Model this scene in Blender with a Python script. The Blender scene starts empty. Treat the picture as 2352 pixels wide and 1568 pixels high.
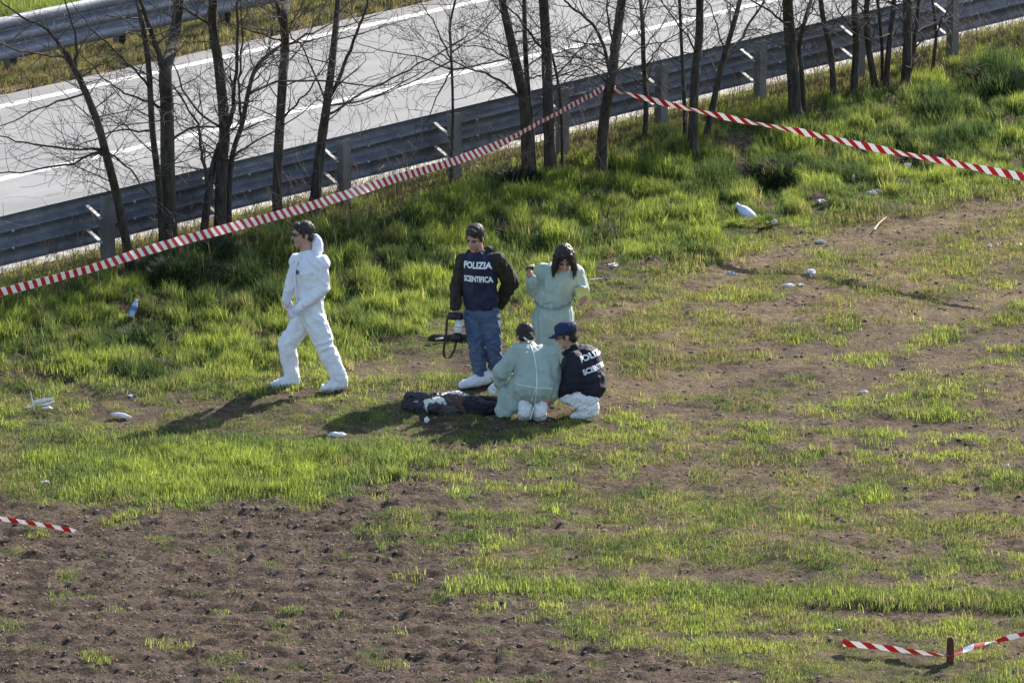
import bpy, bmesh, math, random
import numpy as np
from mathutils import Vector, Matrix, noise as mnoise
from mathutils.bvhtree import BVHTree
random.seed(7); rng = np.random.default_rng(11)
sc = bpy.context.scene
C = sc.collection
# ------------------------------------------------------------------ camera
PITCH = math.radians(13.0); CP, SP = math.cos(PITCH), math.sin(PITCH)
CAM = np.array([0.0, -73.1, 16.9])
F = 17365.0                                   # focal length in pixels of a 2352 wide frame
cd = bpy.data.cameras.new('camera'); cam = bpy.data.objects.new('camera', cd); C.objects.link(cam)
cam.location = CAM; cam.rotation_euler = (math.pi/2 - PITCH, 0, 0)
cd.sensor_width = 36; cd.lens = 36*F/2352; cd.clip_start = 1; cd.clip_end = 3000
sc.camera = cam
# ------------------------------------------------------------------ sky, sun, exposure
SUN_H = np.array([0.575, 0.818]); SUN_EL = math.radians(30)
w = bpy.data.worlds.new("World"); sc.world = w; w.use_nodes = True
nt = w.node_tree; bgn = nt.nodes['Background']
sky = nt.nodes.new('ShaderNodeTexSky'); sky.sky_type = 'NISHITA'; sky.sun_disc = False
sky.sun_elevation = SUN_EL; sky.sun_rotation = math.atan2(SUN_H[0], SUN_H[1])
nt.links.new(sky.outputs[0], bgn.inputs[0]); bgn.inputs[1].default_value = 0.125
sl = bpy.data.lights.new('sun', 'SUN'); so = bpy.data.objects.new('sun', sl); C.objects.link(so)
sl.energy = 5.0; sl.angle = math.radians(0.5); sl.color = (1.0, 0.93, 0.82)
sd = Vector((SUN_H[0]*math.cos(SUN_EL), SUN_H[1]*math.cos(SUN_EL), math.sin(SUN_EL)))
so.rotation_euler = sd.to_track_quat('Z', 'Y').to_euler()
sc.view_settings.view_transform = 'Standard'; sc.view_settings.look = 'None'
sc.view_settings.exposure = 1.3; sc.view_settings.gamma = 1
sc.view_settings.use_curve_mapping = False
sc.cycles.max_bounces = 6; sc.cycles.transparent_max_bounces = 8
# ------------------------------------------------------------------ helpers
def sstep(a, b, x):
    t = np.clip((x-a)/(b-a), 0, 1); return t*t*(3-2*t)
_P = rng.permutation(512); _P = np.concatenate([_P, _P]); _G = rng.uniform(0, 2*np.pi, 512); _GX, _GY = np.cos(_G), np.sin(_G)
def perlin(x, y, s=0):
    x = np.asarray(x, float)+s*17.31; y = np.asarray(y, float)+s*7.77
    xi = np.floor(x).astype(np.int64); yi = np.floor(y).astype(np.int64); xf = x-xi; yf = y-yi
    def g(ix, iy, dx, dy):
        h = _P[(_P[ix & 511]+iy) & 511]; return _GX[h]*dx+_GY[h]*dy
    u = xf*xf*xf*(xf*(xf*6-15)+10); v = yf*yf*yf*(yf*(yf*6-15)+10)
    a = g(xi, yi, xf, yf); b = g(xi+1, yi, xf-1, yf); c = g(xi, yi+1, xf, yf-1); d = g(xi+1, yi+1, xf-1, yf-1)
    return (a+(b-a)*u)+((c+(d-c)*u)-(a+(b-a)*u))*v
def fbm(x, y, o=4, s=0):
    r = 0; a = 1
    for i in range(o):
        r = r+a*perlin(x*2**i, y*2**i, s+i*3); a *= .5
    return r
def proj(x, y, z):                              # world -> 2352x1568 frame
    dx = x-CAM[0]; dy = y-CAM[1]; dz = z-CAM[2]
    D = dy*CP-dz*SP; U = dy*SP+dz*CP
    return 1176+F*dx/D, 784-F*U/D
def ray(vx, vy):
    d = np.array([(vx-1176)/F, CP+SP*(784-vy)/F, -SP+CP*(784-vy)/F]); return d
def at_z(vx, vy, z):
    d = ray(vx, vy); t = (z-CAM[2])/d[2]; return CAM+d*t
def at_y(vx, vy, y):
    d = ray(vx, vy); t = (y-CAM[1])/d[1]; return CAM+d*t
# road frame
TH = math.radians(50.8); U2 = np.array([math.cos(TH), math.sin(TH)]); V2 = np.array([-math.sin(TH), math.cos(TH)])
R = 0.35
def vv(p): return p[0]*V2[0]+p[1]*V2[1]
def uu(p): return p[0]*U2[0]+p[1]*U2[1]
V_RAIL = vv(at_z(248, 553, R+.2)); V_POST = V_RAIL-.2
V_KERB0 = vv(at_z(0, 634, R)); V_KERB1 = vv(at_z(0, 606, R))
V_LINE = vv(at_z(0, 413, R)); V_FLINE = vv(at_z(0, 246, R)); V_FAR = V_FLINE+.45
V_FRAIL = vv(at_z(0, 141, R+.25))
def at_v(vx, vy, v0):
    d = ray(vx, vy); t = (v0-vv(CAM))/vv(d); return CAM+d*t
def uv2(u, v, z=0): return (u*U2[0]+v*V2[0], u*U2[1]+v*V2[1], z)
def track_d(px, py, pts):
    d = np.full(np.shape(px), 1e9)
    for (a, b), (c, e) in zip(pts[:-1], pts[1:]):
        L2 = (c-a)**2+(e-b)**2; t = np.clip(((px-a)*(c-a)+(py-b)*(e-b))/L2, 0, 1)
        d = np.minimum(d, np.hypot((px-a-t*(c-a))*.55, py-b-t*(e-b)))
    return d
TRACKS = [([(1390, 935), (1600, 948), (1900, 968), (2352, 988), (2700, 1000)], 22, .95), ([(1430, 900), (1700, 862), (1950, 795), (2352, 660), (2700, 560)], 40, .85),
          ([(1830, 915), (2050, 850), (2352, 768), (2700, 680)], 38, .88), ([(0, 830), (120, 870), (210, 905), (340, 945), (520, 925), (700, 905), (1000, 900), (1150, 900)], 17, .75),
          ([(820, 850), (950, 835), (1080, 838)], 28, .85), ([(720, 990), (1000, 985), (1200, 965), (1350, 945)], 22, .5), ([(1120, 1160), (1500, 1130), (1900, 1120), (2352, 1050)], 14, .35),
          ([(1850, 1402), (2352, 1412), (2700, 1420)], 15, .95), ([(230, 960), (420, 968), (560, 930)], 16, .6), ([(950, 1085), (1150, 1090), (1400, 1075)], 16, .5),
          ([(1560, 640), (1750, 600), (1900, 560), (2352, 470), (2700, 400)], 34, .6)]
def height(x, y):
    x = np.asarray(x, float); y = np.asarray(y, float)
    v = x*V2[0]+y*V2[1]; t = V_KERB0-v
    h = R*(1-sstep(.1, 3.1, t)); lump = sstep(0.2, 1.2, t)
    bank = lump*(1-sstep(3, 4.6, t))
    h = h+bank*(.15*perlin(x*.9, y*.9, 1)+.09*perlin(x*2.1, y*2.1, 2))
    fld = sstep(2.5, 4.5, t)
    h = h+fld*(.05*perlin(x*.45, y*.35, 3)+.03*perlin(x*1.4, y*1.1, 4))
    far = sstep(.1, 1.0, v-V_FAR); h = h+far*(.06*perlin(x*1.1, y*1.1, 5)+.04)
    return h
def gpt(vx, vy):
    z = 0.0
    for _ in range(12):
        p = at_z(vx, vy, z); z = .5*z+.5*float(height(p[0], p[1]))
    p = at_z(vx, vy, z); return np.array([p[0], p[1], float(height(p[0], p[1]))])
SOILTOP = ([-400, 0, 120, 250, 450, 700, 830, 950, 1080, 1200], [1130, 1140, 1172, 1180, 1172, 1165, 1125, 1085, 1055, 1050])
TOE = ([-400, 0, 200, 430, 640, 800, 1000, 1200, 1400, 1500, 1600, 1750, 1900, 2100, 2352, 2700], [780, 800, 850, 870, 830, 790, 740, 700, 650, 610, 580, 530, 480, 450, 420, 380])
SHRUBS = [(415, 630, 95, 62, .26), (480, 575, 60, 35, .2), (560, 640, 50, 60, .2), (320, 775, 60, 45, .2), (250, 790, 40, 30, .16), (1640, 430, 60, 45, .22), (1780, 400, 60, 40, .2), (2150, 270, 70, 45, .24), (2290, 190, 70, 60, .26), (1130, 420, 60, 25, .2), (1490, 330, 70, 25, .2), (1960, 420, 40, 25, .2), (930, 600, 60, 25, .16), (1330, 560, 40, 20, .14), (640, 560, 40, 30, .2), (2220, 330, 80, 30, .2), (330, 860, 90, 22, .13), (150, 1010, 60, 14, .09), (620, 700, 40, 40, .2), (830, 560, 50, 30, .18)]
def veg(x, y):
    """density, blade height, yellow, dry, soil darkness at ground points"""
    z = height(x, y); px, py = proj(x, y, z); v = x*V2[0]+y*V2[1]
    n1 = fbm(x*1.3, y*.9, 4, 20); n2 = fbm(x*4.0, y*2.6, 3, 30); n3 = fbm(x*.5, y*.4, 3, 40)
    wob = n1*45
    toe = np.interp(px, *TOE); fieldm = sstep(-25, 55, py-toe+wob)
    right = sstep(1100, 1500, px)
    uw = x*U2[0]+y*U2[1]; wa = sstep(-1.5, 1.5, y); strk = wa*fbm(uw*.28, v*2.3, 3, 50)+(1-wa)*fbm(x*.35+y*.1, y*1.5, 3, 51)
    dens = np.clip(.50+.5*n1+.8*n2+1.15*strk, 0, 1); dens = sstep(.10, .88, dens)
    hgt = .042+.025*n2+.025*np.clip(n1, 0, 1)
    yel = np.clip(.50+.7*n3+.7*n2, 0, 1); dry = np.clip(.30+.5*n2-.5*n1, 0, 1)*(.6+.4*right)
    # mixed olive zone above the wheel tracks on the right
    mz = right*sstep(0, 40, py-toe)*(1-sstep(230, 330, py-toe)); dry = np.clip(dry+mz*.3, 0, 1)
    # left meadow greener
    lm = (1-sstep(700, 1100, px))*(1-sstep(1120, 1170, py)); dens = np.clip(dens+.35*lm, 0, 1)
    # bright patch
    e = ((px-480)/400)**2+((py-1085)/82)**2; br = (1-sstep(.45, 1.3, e+n1*.9+n2*.5)); br = np.maximum(br, .75*(1-sstep(.6, 1.2, ((px-850)/190)**2+((py-1075)/55)**2+n1*.5)))
    dens = np.maximum(dens, br); hgt = hgt+br*(.045+.05*n2); yel = np.maximum(yel*(1-.6*br), br*np.clip(.8+.6*n2, 0, 1)); dry = dry*(1-br)
    td = track_d(px, py, [(1000, 1345), (1400, 1362), (1700, 1375), (2352, 1388), (2700, 1395)])
    br2 = (1-sstep(6, 32, td+n2*30+n1*20))*.75; dens = np.maximum(dens, br2); yel = np.maximum(yel, br2*.85); hgt = hgt+br2*.03; dry = dry*(1-br2)
    # soil
    xr = np.interp(py, [1050, 1120, 1180, 1250, 1350, 1450, 1568, 1700], [1180, 1020, 900, 960, 1080, 1300, 1750, 1900])
    st = np.interp(px, *SOILTOP)
    soil = sstep(-26, 26, py-st+n1*50+n2*40)*(1-sstep(-120, 140, px-xr+n1*220+n2*120))
    tuft = sstep(.36, .62, fbm(x*2.6, y*1.9, 3, 60)+.1)
    dens = dens*(1-soil)+soil*np.clip(tuft*.7, 0, 1)
    for pts, wd, k in TRACKS:
        d = track_d(px, py, pts); dens = dens*(1-k*(1-sstep(wd*.5, wd*1.3, d+n2*wd*.9)))
    # bank
    bk = 1-fieldm
    bh = .055+.12*np.clip(.35+1.3*n2+.6*n1, 0, 1); bd = sstep(-.45, .15, n1+1.0*n2+.15)
    dens = dens*fieldm+bk*bd; hgt = hgt*fieldm+bk*bh
    yb = np.clip(.48+.8*n1+1.1*n2+.4*n3, 0, 1); yel = yel*fieldm+bk*yb; dry = dry*fieldm+bk*np.clip(-.1+.6*n2-.3*n1, 0, .5)
    for sx_, sy_, rx_, ry_, hh_ in SHRUBS:
        q_ = ((px-sx_)/rx_)**2+((py-sy_)/ry_)**2; g_ = np.exp(-q_*1.3-.6*n2)*(q_ < 4); dens = np.maximum(dens, g_); hgt = np.maximum(hgt, hh_*g_); yel = yel*(1-.95*np.clip(g_*1.3, 0, 1)); dry = dry*(1-g_)
    lowz = np.exp(-(((px-800)/560)**2+((py-965)/48)**2)**2); hgt = hgt*(1-.5*lowz)
    # between posts and kerb: short dry mixed verge
    t = V_KERB0-v; vg = (1-sstep(.25, 1.1, t+n1*.4)); dens = dens*(1-vg)+vg*.75; hgt = hgt*(1-vg)+vg*(.07+.04*n2); dry = np.clip(dry+vg*.85, 0, 1); yel = np.clip(yel+vg*.3, 0, 1)
    road = (t < .02) & (v < V_FAR+.02); dens = np.where(road, 0, dens)
    fv = (v >= V_FAR+.02); beyond = sstep(V_FRAIL+.3, V_FRAIL+.9, v)
    dens = np.where(fv, .92*sstep(V_FAR-.1, V_FAR+.4, v+n2*.2), dens); hgt = np.where(fv, .1+.06*n2+.12*beyond, hgt)
    dry = np.where(fv, np.clip(1.0-.5*n1-1.1*beyond, 0, 1), dry); yel = np.where(fv, .5+.2*beyond, yel)
    shade = soil
    return np.clip(dens, 0, 1), np.clip(hgt, .03, .5), np.clip(yel, 0, 1), np.clip(dry, 0, 1), soil
# materials
def mat(name, col, rough=.8, col2=None, scale=8, metal=0, bump=0, bscale=30, trans=0, spec=.3, detail=4, obj_coord=True, stretch=None):
    m = bpy.data.materials.new(name); m.use_nodes = True; N = m.node_tree.nodes; L = m.node_tree.links
    b = N['Principled BSDF']; b.inputs['Roughness'].default_value = rough; b.inputs['Metallic'].default_value = metal
    b.inputs['Specular IOR Level'].default_value = spec
    tc = N.new('ShaderNodeTexCoord'); vec = tc.outputs['Object']
    if stretch:
        mp = N.new('ShaderNodeMapping'); mp.inputs['Scale'].default_value = stretch; L.new(vec, mp.inputs[0]); vec = mp.outputs[0]
    if col2 is None: col2 = tuple(c*.78 for c in col)
    n = N.new('ShaderNodeTexNoise'); n.inputs['Scale'].default_value = scale; n.inputs['Detail'].default_value = detail; L.new(vec, n.inputs['Vector'])
    r = N.new('ShaderNodeValToRGB'); r.color_ramp.elements[0].position = .35; r.color_ramp.elements[1].position = .65
    r.color_ramp.elements[0].color = (*col2, 1); r.color_ramp.elements[1].color = (*col, 1); L.new(n.outputs[0], r.inputs[0]); L.new(r.outputs[0], b.inputs['Base Color'])
    if bump:
        n2 = N.new('ShaderNodeTexNoise'); n2.inputs['Scale'].default_value = bscale; n2.inputs['Detail'].default_value = 5; L.new(vec, n2.inputs['Vector'])
        bp = N.new('ShaderNodeBump'); bp.inputs['Strength'].default_value = 1; bp.inputs['Distance'].default_value = bump; L.new(n2.outputs[0], bp.inputs['Height']); L.new(bp.outputs[0], b.inputs['Normal'])
    if trans:
        t = N.new('ShaderNodeBsdfTranslucent'); L.new(r.outputs[0], t.inputs[0]); mx = N.new('ShaderNodeMixShader'); mx.inputs[0].default_value = trans
        L.new(b.outputs[0], mx.inputs[1]); L.new(t.outputs[0], mx.inputs[2]); L.new(mx.outputs[0], N['Material Output'].inputs[0])
    return m
def new_obj(name, me, parent=None, m=None, loc=None, smooth=False):
    o = bpy.data.objects.new(name, me); C.objects.link(o)
    if m is not None and me is not None:
        me.materials.clear(); me.materials.append(m)
    if parent is not None: o.parent = parent
    if loc is not None: o.location = loc
    if smooth and me is not None: me.polygons.foreach_set('use_smooth', [True]*len(me.polygons))
    return o
def tag(o, label=None, cat=None, group=None, kind=None):
    if label: o['label'] = label
    if cat: o['category'] = cat
    if group: o['group'] = group
    if kind: o['kind'] = kind
    return o
def empty(name, loc, label, cat, group=None):
    o = bpy.data.objects.new(name, None); C.objects.link(o); o.location = loc; o.empty_display_size = .1
    return tag(o, label, cat, group)
def mesh_np(name, verts, faces_idx, sizes):
    me = bpy.data.meshes.new(name); me.vertices.add(len(verts)); me.vertices.foreach_set('co', np.asarray(verts, np.float32).ravel())
    me.loops.add(len(faces_idx)); me.loops.foreach_set('vertex_index', np.asarray(faces_idx, np.int32))
    starts = np.concatenate([[0], np.cumsum(sizes)[:-1]]).astype(np.int32)
    me.polygons.add(len(sizes)); me.polygons.foreach_set('loop_start', starts); me.update(calc_edges=True); me.validate(); return me
class MB:
    def __init__(s): s.v = []; s.f = []
    def add(s, vs, fs):
        b = len(s.v); s.v += [tuple(map(float, p)) for p in vs]; s.f += [tuple(i+b for i in f) for f in fs]; return s
    def box(s, c, ax, ay, az):
        c, ax, ay, az = map(np.array, (c, ax, ay, az))
        vs = [c+i*ax+j*ay+k*az for i in (-1, 1) for j in (-1, 1) for k in (-1, 1)]
        return s.add(vs, [(0, 1, 3, 2), (4, 6, 7, 5), (0, 4, 5, 1), (2, 3, 7, 6), (0, 2, 6, 4), (1, 5, 7, 3)])
    def tube(s, pts, rad, n=6, cap=True):
        pts = [Vector(p) for p in pts]
        if not hasattr(rad, '__len__'): rad = [rad]*len(pts)
        t0 = (pts[1]-pts[0]).normalized(); a = t0.orthogonal().normalized(); vs = []; m = len(pts)
        for i, p in enumerate(pts):
            t = (pts[min(i+1, m-1)]-pts[max(i-1, 0)]).normalized(); a = (a-t*a.dot(t)); a = a.normalized() if a.length > 1e-6 else t.orthogonal().normalized(); b = t.cross(a)
            for k in range(n):
                q = 2*math.pi*k/n; vs.append(p+(a*math.cos(q)+b*math.sin(q))*rad[i])
        fs = [(i*n+k, i*n+(k+1) % n, (i+1)*n+(k+1) % n, (i+1)*n+k) for i in range(m-1) for k in range(n)]
        if cap: fs += [tuple(range(n-1, -1, -1)), tuple(range((m-1)*n, m*n))]
        return s.add(vs, fs)
    def obj(s, name, m, parent=None, smooth=False, loc=None):
        me = bpy.data.meshes.new(name); off = np.array(loc if loc is not None else (0, 0, 0))
        me.from_pydata([tuple(np.array(p)-off) for p in s.v], [], s.f); me.update()
        return new_obj(name, me, parent, m, loc, smooth)
def catmull(P, n):
    P = np.array(P, float); out = []; Q = np.vstack([2*P[0]-P[1], P, 2*P[-1]-P[-2]])
    for i in range(len(P)-1):
        a, b, c, d = Q[i:i+4]
        for k in range(n):
            t = k/n; out.append(.5*((2*b)+(-a+c)*t+(2*a-5*b+4*c-d)*t*t+(-a+3*b-3*c+d)*t**3))
    out.append(P[-1]); return np.array(out)
# ------------------------------------------------------------------ ground
def ground_material():
    m = bpy.data.materials.new('soil_and_turf'); m.use_nodes = True; N = m.node_tree.nodes; L = m.node_tree.links; b = N['Principled BSDF']
    b.inputs['Roughness'].default_value = .95; b.inputs['Specular IOR Level'].default_value = .15
    tc = N.new('ShaderNodeTexCoord')
    def no(sc_, de=6, ro=.6):
        n = N.new('ShaderNodeTexNoise'); n.inputs['Scale'].default_value = sc_; n.inputs['Detail'].default_value = de; n.inputs['Roughness'].default_value = ro; L.new(tc.outputs['Object'], n.inputs['Vector']); return n
    def ramp(fac, p0, c0, p1, c1):
        r = N.new('ShaderNodeValToRGB'); r.color_ramp.elements[0].position = p0; r.color_ramp.elements[0].color = (*c0, 1); r.color_ramp.elements[1].position = p1; r.color_ramp.elements[1].color = (*c1, 1); L.new(fac, r.inputs[0]); return r
    s1 = ramp(no(3.5).outputs[0], .36, (.060, .041, .031), .66, (.142, .101, .077))
    s2 = ramp(no(26, 6, .7).outputs[0], .38, (.30, .28, .27), .62, (1.3, 1.26, 1.22))
    mu = N.new('ShaderNodeMix'); mu.data_type = 'RGBA'; mu.blend_type = 'MULTIPLY'; mu.inputs[0].default_value = 1; L.new(s1.outputs[0], mu.inputs[6]); L.new(s2.outputs[0], mu.inputs[7])
    g = ramp(no(18).outputs[0], .35, (.045, .06, .018), .68, (.13, .125, .04))
    at = N.new('ShaderNodeAttribute'); at.attribute_name = 'turf'
    mm = N.new('ShaderNodeMath'); mm.operation = 'MULTIPLY'; L.new(at.outputs['Fac'], mm.inputs[0]); r3 = ramp(no(9).outputs[0], .4, (.25,)*3, .6, (1,)*3); L.new(r3.outputs[0], mm.inputs[1])
    mx = N.new('ShaderNodeMix'); mx.data_type = 'RGBA'; L.new(mm.outputs[0], mx.inputs[0]); L.new(mu.outputs[2], mx.inputs[6]); L.new(g.outputs[0], mx.inputs[7])
    dr = N.new('ShaderNodeAttribute'); dr.attribute_name = 'dry'; dm = N.new('ShaderNodeMath'); dm.operation = 'MULTIPLY'; dm.inputs[1].default_value = .7; L.new(dr.outputs['Fac'], dm.inputs[0])
    m2 = N.new('ShaderNodeMix'); m2.data_type = 'RGBA'; L.new(dm.outputs[0], m2.inputs[0]); L.new(mx.outputs[2], m2.inputs[6]); dc = ramp(no(22).outputs[0], .35, (.16, .10, .06), .65, (.34, .26, .14)); L.new(dc.outputs[0], m2.inputs[7])
    L.new(m2.outputs[2], b.inputs['Base Color'])
    bn = no(28, 8, .7); bp = N.new('ShaderNodeBump'); bp.inputs['Distance'].default_value = .07; bp.inputs['Strength'].default_value = 1; L.new(bn.outputs[0], bp.inputs['Height']); L.new(bp.outputs[0], b.inputs['Normal'])
    return m
def axis(lo, hi, st, far):
    a = list(np.arange(lo, hi+st/2, st)); s = st; l = [a[0]]; r = [a[-1]]
    while l[-1] > -far: s *= 1.35; l.append(l[-1]-s)
    s = st
    while r[-1] < far: s *= 1.35; r.append(r[-1]+s)
    return np.array(l[:0:-1]+a+r[1:])
xs = axis(-7.6, 7.6, .042, 900); ys = axis(-14, 21, .048, 1500)
X, Y = np.meshgrid(xs, ys)
Z = height(X, Y)
D_, H_, YE_, DR_, SO_ = veg(X, Y)
v_ = X*V2[0]+Y*V2[1]; offroad = (v_ < V_KERB0-.03) | (v_ > V_FAR+.1)
clod = np.abs(fbm(X*3.2, Y*4.5, 4, 70))*.055*(.6+.9*np.clip(fbm(X*.8, Y*.8, 2, 75)+.5, 0, 1.3))+fbm(X*8.5, Y*8.5, 3, 80)*.030
furrow = np.sin((Y*1.0+X*.12)*2*np.pi/.42+3*perlin(X*.6, Y*.6, 90))*.012
pxg, pyg = proj(X, Y, Z)
rut = np.zeros_like(X)
for pts, wd, k in TRACKS: rut = np.maximum(rut, k*(1-sstep(wd*.6, wd*1.3, track_d(pxg, pyg, pts))))
near = (np.abs(X) < 9) & (Y > -16) & (Y < 23)
Z2 = Z+np.where(offroad & near, clod*(.95+.25*SO_)*(1-.6*rut)+furrow*SO_-.03*rut, 0)-np.where(~offroad, .06, 0)
ny, nx = X.shape
idx = np.arange(nx*ny).reshape(ny, nx); q = np.stack([idx[:-1, :-1], idx[:-1, 1:], idx[1:, 1:], idx[1:, :-1]], -1).reshape(-1)
gme = mesh_np('ground', np.stack([X, Y, Z2], -1).reshape(-1, 3), q, np.full((nx-1)*(ny-1), 4))
for nm, arr in (('turf', D_), ('dry', DR_*(1-SO_)*np.where(near, 1, .3))):
    a = gme.attributes.new(nm, 'FLOAT', 'POINT'); a.data.foreach_set('value', arr.astype(np.float32).ravel())
tag(new_obj('ground', gme, None, ground_material(), smooth=True), kind='structure')
from bisect import bisect
def zat(x, y):
    i = np.clip(np.searchsorted(xs, x)-1, 0, nx-2); j = np.clip(np.searchsorted(ys, y)-1, 0, ny-2)
    fx = (x-xs[i])/(xs[i+1]-xs[i]); fy = (y-ys[j])/(ys[j+1]-ys[j])
    return (Z2[j, i]*(1-fx)+Z2[j, i+1]*fx)*(1-fy)+(Z2[j+1, i]*(1-fx)+Z2[j+1, i+1]*fx)*fy
# ------------------------------------------------------------------ road
def strip(name, v0, v1, z0, z1, m, u0=-120, u1=160, wob=0, n=1):
    mb = MB(); us = np.linspace(u0, u1, n+1)
    if wob: us = np.concatenate([[u0], np.arange(-22, 32, .12), [u1]])
    vs = []
    for u in us:
        a = wob*float(perlin(u*1.9, 3.1, 5)+.5*perlin(u*6, 1, 6)) if wob else 0; b = wob*float(perlin(u*2.3, 9.1, 7)+.5*perlin(u*7, 1, 9)) if wob else 0
        vs += [uv2(u, v0+a, z0), uv2(u, v0+a, z1), uv2(u, v1+b, z1), uv2(u, v1+b, z0)]
    fs = []
    for i in range(len(us)-1):
        k = i*4
        for j in range(3): fs.append((k+j, k+4+j, k+5+j, k+j+1))
    fs += [(0, 1, 2, 3), tuple(len(vs)-4+j for j in (3, 2, 1, 0))]
    return tag(mb.add(vs, fs).obj(name, m), kind='structure')
def asphalt_material():
    m = bpy.data.materials.new('worn_asphalt'); m.use_nodes = True; N = m.node_tree.nodes; L = m.node_tree.links; b = N['Principled BSDF']
    b.inputs['Roughness'].default_value = .75
    tc = N.new('ShaderNodeTexCoord'); mp = N.new('ShaderNodeMapping'); mp.inputs['Rotation'].default_value = (0, 0, -TH); L.new(tc.outputs['Object'], mp.inputs[0])
    mp2 = N.new('ShaderNodeMapping'); mp2.inputs['Scale'].default_value = (.12, 1.3, 1); L.new(mp.outputs[0], mp2.inputs[0])
    a = N.new('ShaderNodeTexNoise'); a.inputs['Scale'].default_value = 1.6; a.inputs['Detail'].default_value = 4; L.new(mp2.outputs[0], a.inputs[0])
    f = N.new('ShaderNodeTexNoise'); f.inputs['Scale'].default_value = 60; f.inputs['Detail'].default_value = 3; L.new(tc.outputs['Object'], f.inputs[0])
    c = N.new('ShaderNodeTexNoise'); c.inputs['Scale'].default_value = 1.1; c.inputs['Detail'].default_value = 5; L.new(tc.outputs['Object'], c.inputs[0])
    r = N.new('ShaderNodeValToRGB'); r.color_ramp.elements[0].position = .3; r.color_ramp.elements[0].color = (.125, .123, .126, 1); r.color_ramp.elements[1].position = .7; r.color_ramp.elements[1].color = (.195, .191, .190, 1); L.new(a.outputs[0], r.inputs[0])
    r2 = N.new('ShaderNodeValToRGB'); r2.color_ramp.elements[0].position = .3; r2.color_ramp.elements[0].color = (.82,)*3+(1,); r2.color_ramp.elements[1].position = .7; r2.color_ramp.elements[1].color = (1.12,)*3+(1,); L.new(f.outputs[0], r2.inputs[0])
    r3 = N.new('ShaderNodeValToRGB'); r3.color_ramp.elements[0].position = .35; r3.color_ramp.elements[0].color = (.88,)*3+(1,); r3.color_ramp.elements[1].position = .65; r3.color_ramp.elements[1].color = (1.05,)*3+(1,); L.new(c.outputs[0], r3.inputs[0])
    m1 = N.new('ShaderNodeMix'); m1.data_type = 'RGBA'; m1.blend_type = 'MULTIPLY'; m1.inputs[0].default_value = 1; L.new(r.outputs[0], m1.inputs[6]); L.new(r2.outputs[0], m1.inputs[7])
    m2 = N.new('ShaderNodeMix'); m2.data_type = 'RGBA'; m2.blend_type = 'MULTIPLY'; m2.inputs[0].default_value = 1; L.new(m1.outputs[2], m2.inputs[6]); L.new(r3.outputs[0], m2.inputs[7])
    wn = N.new('ShaderNodeTexNoise'); wn.inputs['Scale'].default_value = 2.5; L.new(mp.outputs[0], wn.inputs[0]); wv = N.new('ShaderNodeVectorMath'); wv.operation = 'MULTIPLY_ADD'; wv.inputs[1].default_value = (.5, .5, .5); L.new(wn.outputs['Color'], wv.inputs[0]); L.new(mp.outputs[0], wv.inputs[2])
    vo = N.new('ShaderNodeTexVoronoi'); vo.feature = 'DISTANCE_TO_EDGE'; vo.inputs['Scale'].default_value = .38; L.new(wv.outputs[0], vo.inputs['Vector'])
    rc_ = N.new('ShaderNodeValToRGB'); rc_.color_ramp.elements[0].position = .002; rc_.color_ramp.elements[0].color = (.62, .62, .62, 1); rc_.color_ramp.elements[1].position = .009; rc_.color_ramp.elements[1].color = (1, 1, 1, 1); L.new(vo.outputs['Distance'], rc_.inputs[0])
    m3 = N.new('ShaderNodeMix'); m3.data_type = 'RGBA'; m3.blend_type = 'MULTIPLY'; m3.inputs[0].default_value = 1; L.new(m2.outputs[2], m3.inputs[6]); L.new(rc_.outputs[0], m3.inputs[7])
    L.new(m3.outputs[2], b.inputs['Base Color'])
    bp = N.new('ShaderNodeBump'); bp.inputs['Distance'].default_value = .004; L.new(f.outputs[0], bp.inputs['Height']); L.new(bp.outputs[0], b.inputs['Normal'])
    return m
strip('road', V_KERB1-.02, V_FAR, R-.2, R, asphalt_material(), wob=.05)
line_m = mat('road_paint', (.74, .74, .72), .7, (.30, .295, .29), 9, detail=10)
strip('edge_line', V_LINE-.075, V_LINE+.075, R-.001, R+.004, line_m, wob=.012)
strip('edge_line', V_FLINE-.075, V_FLINE+.075, R-.001, R+.004, line_m, wob=.012)
strip('kerb_strip', V_KERB0, V_KERB1, R-.2, R+.02, mat('old_concrete', (.42, .40, .36), .9, (.17, .155, .135), 7, bump=.01, bscale=40, detail=8), wob=.035)
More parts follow.
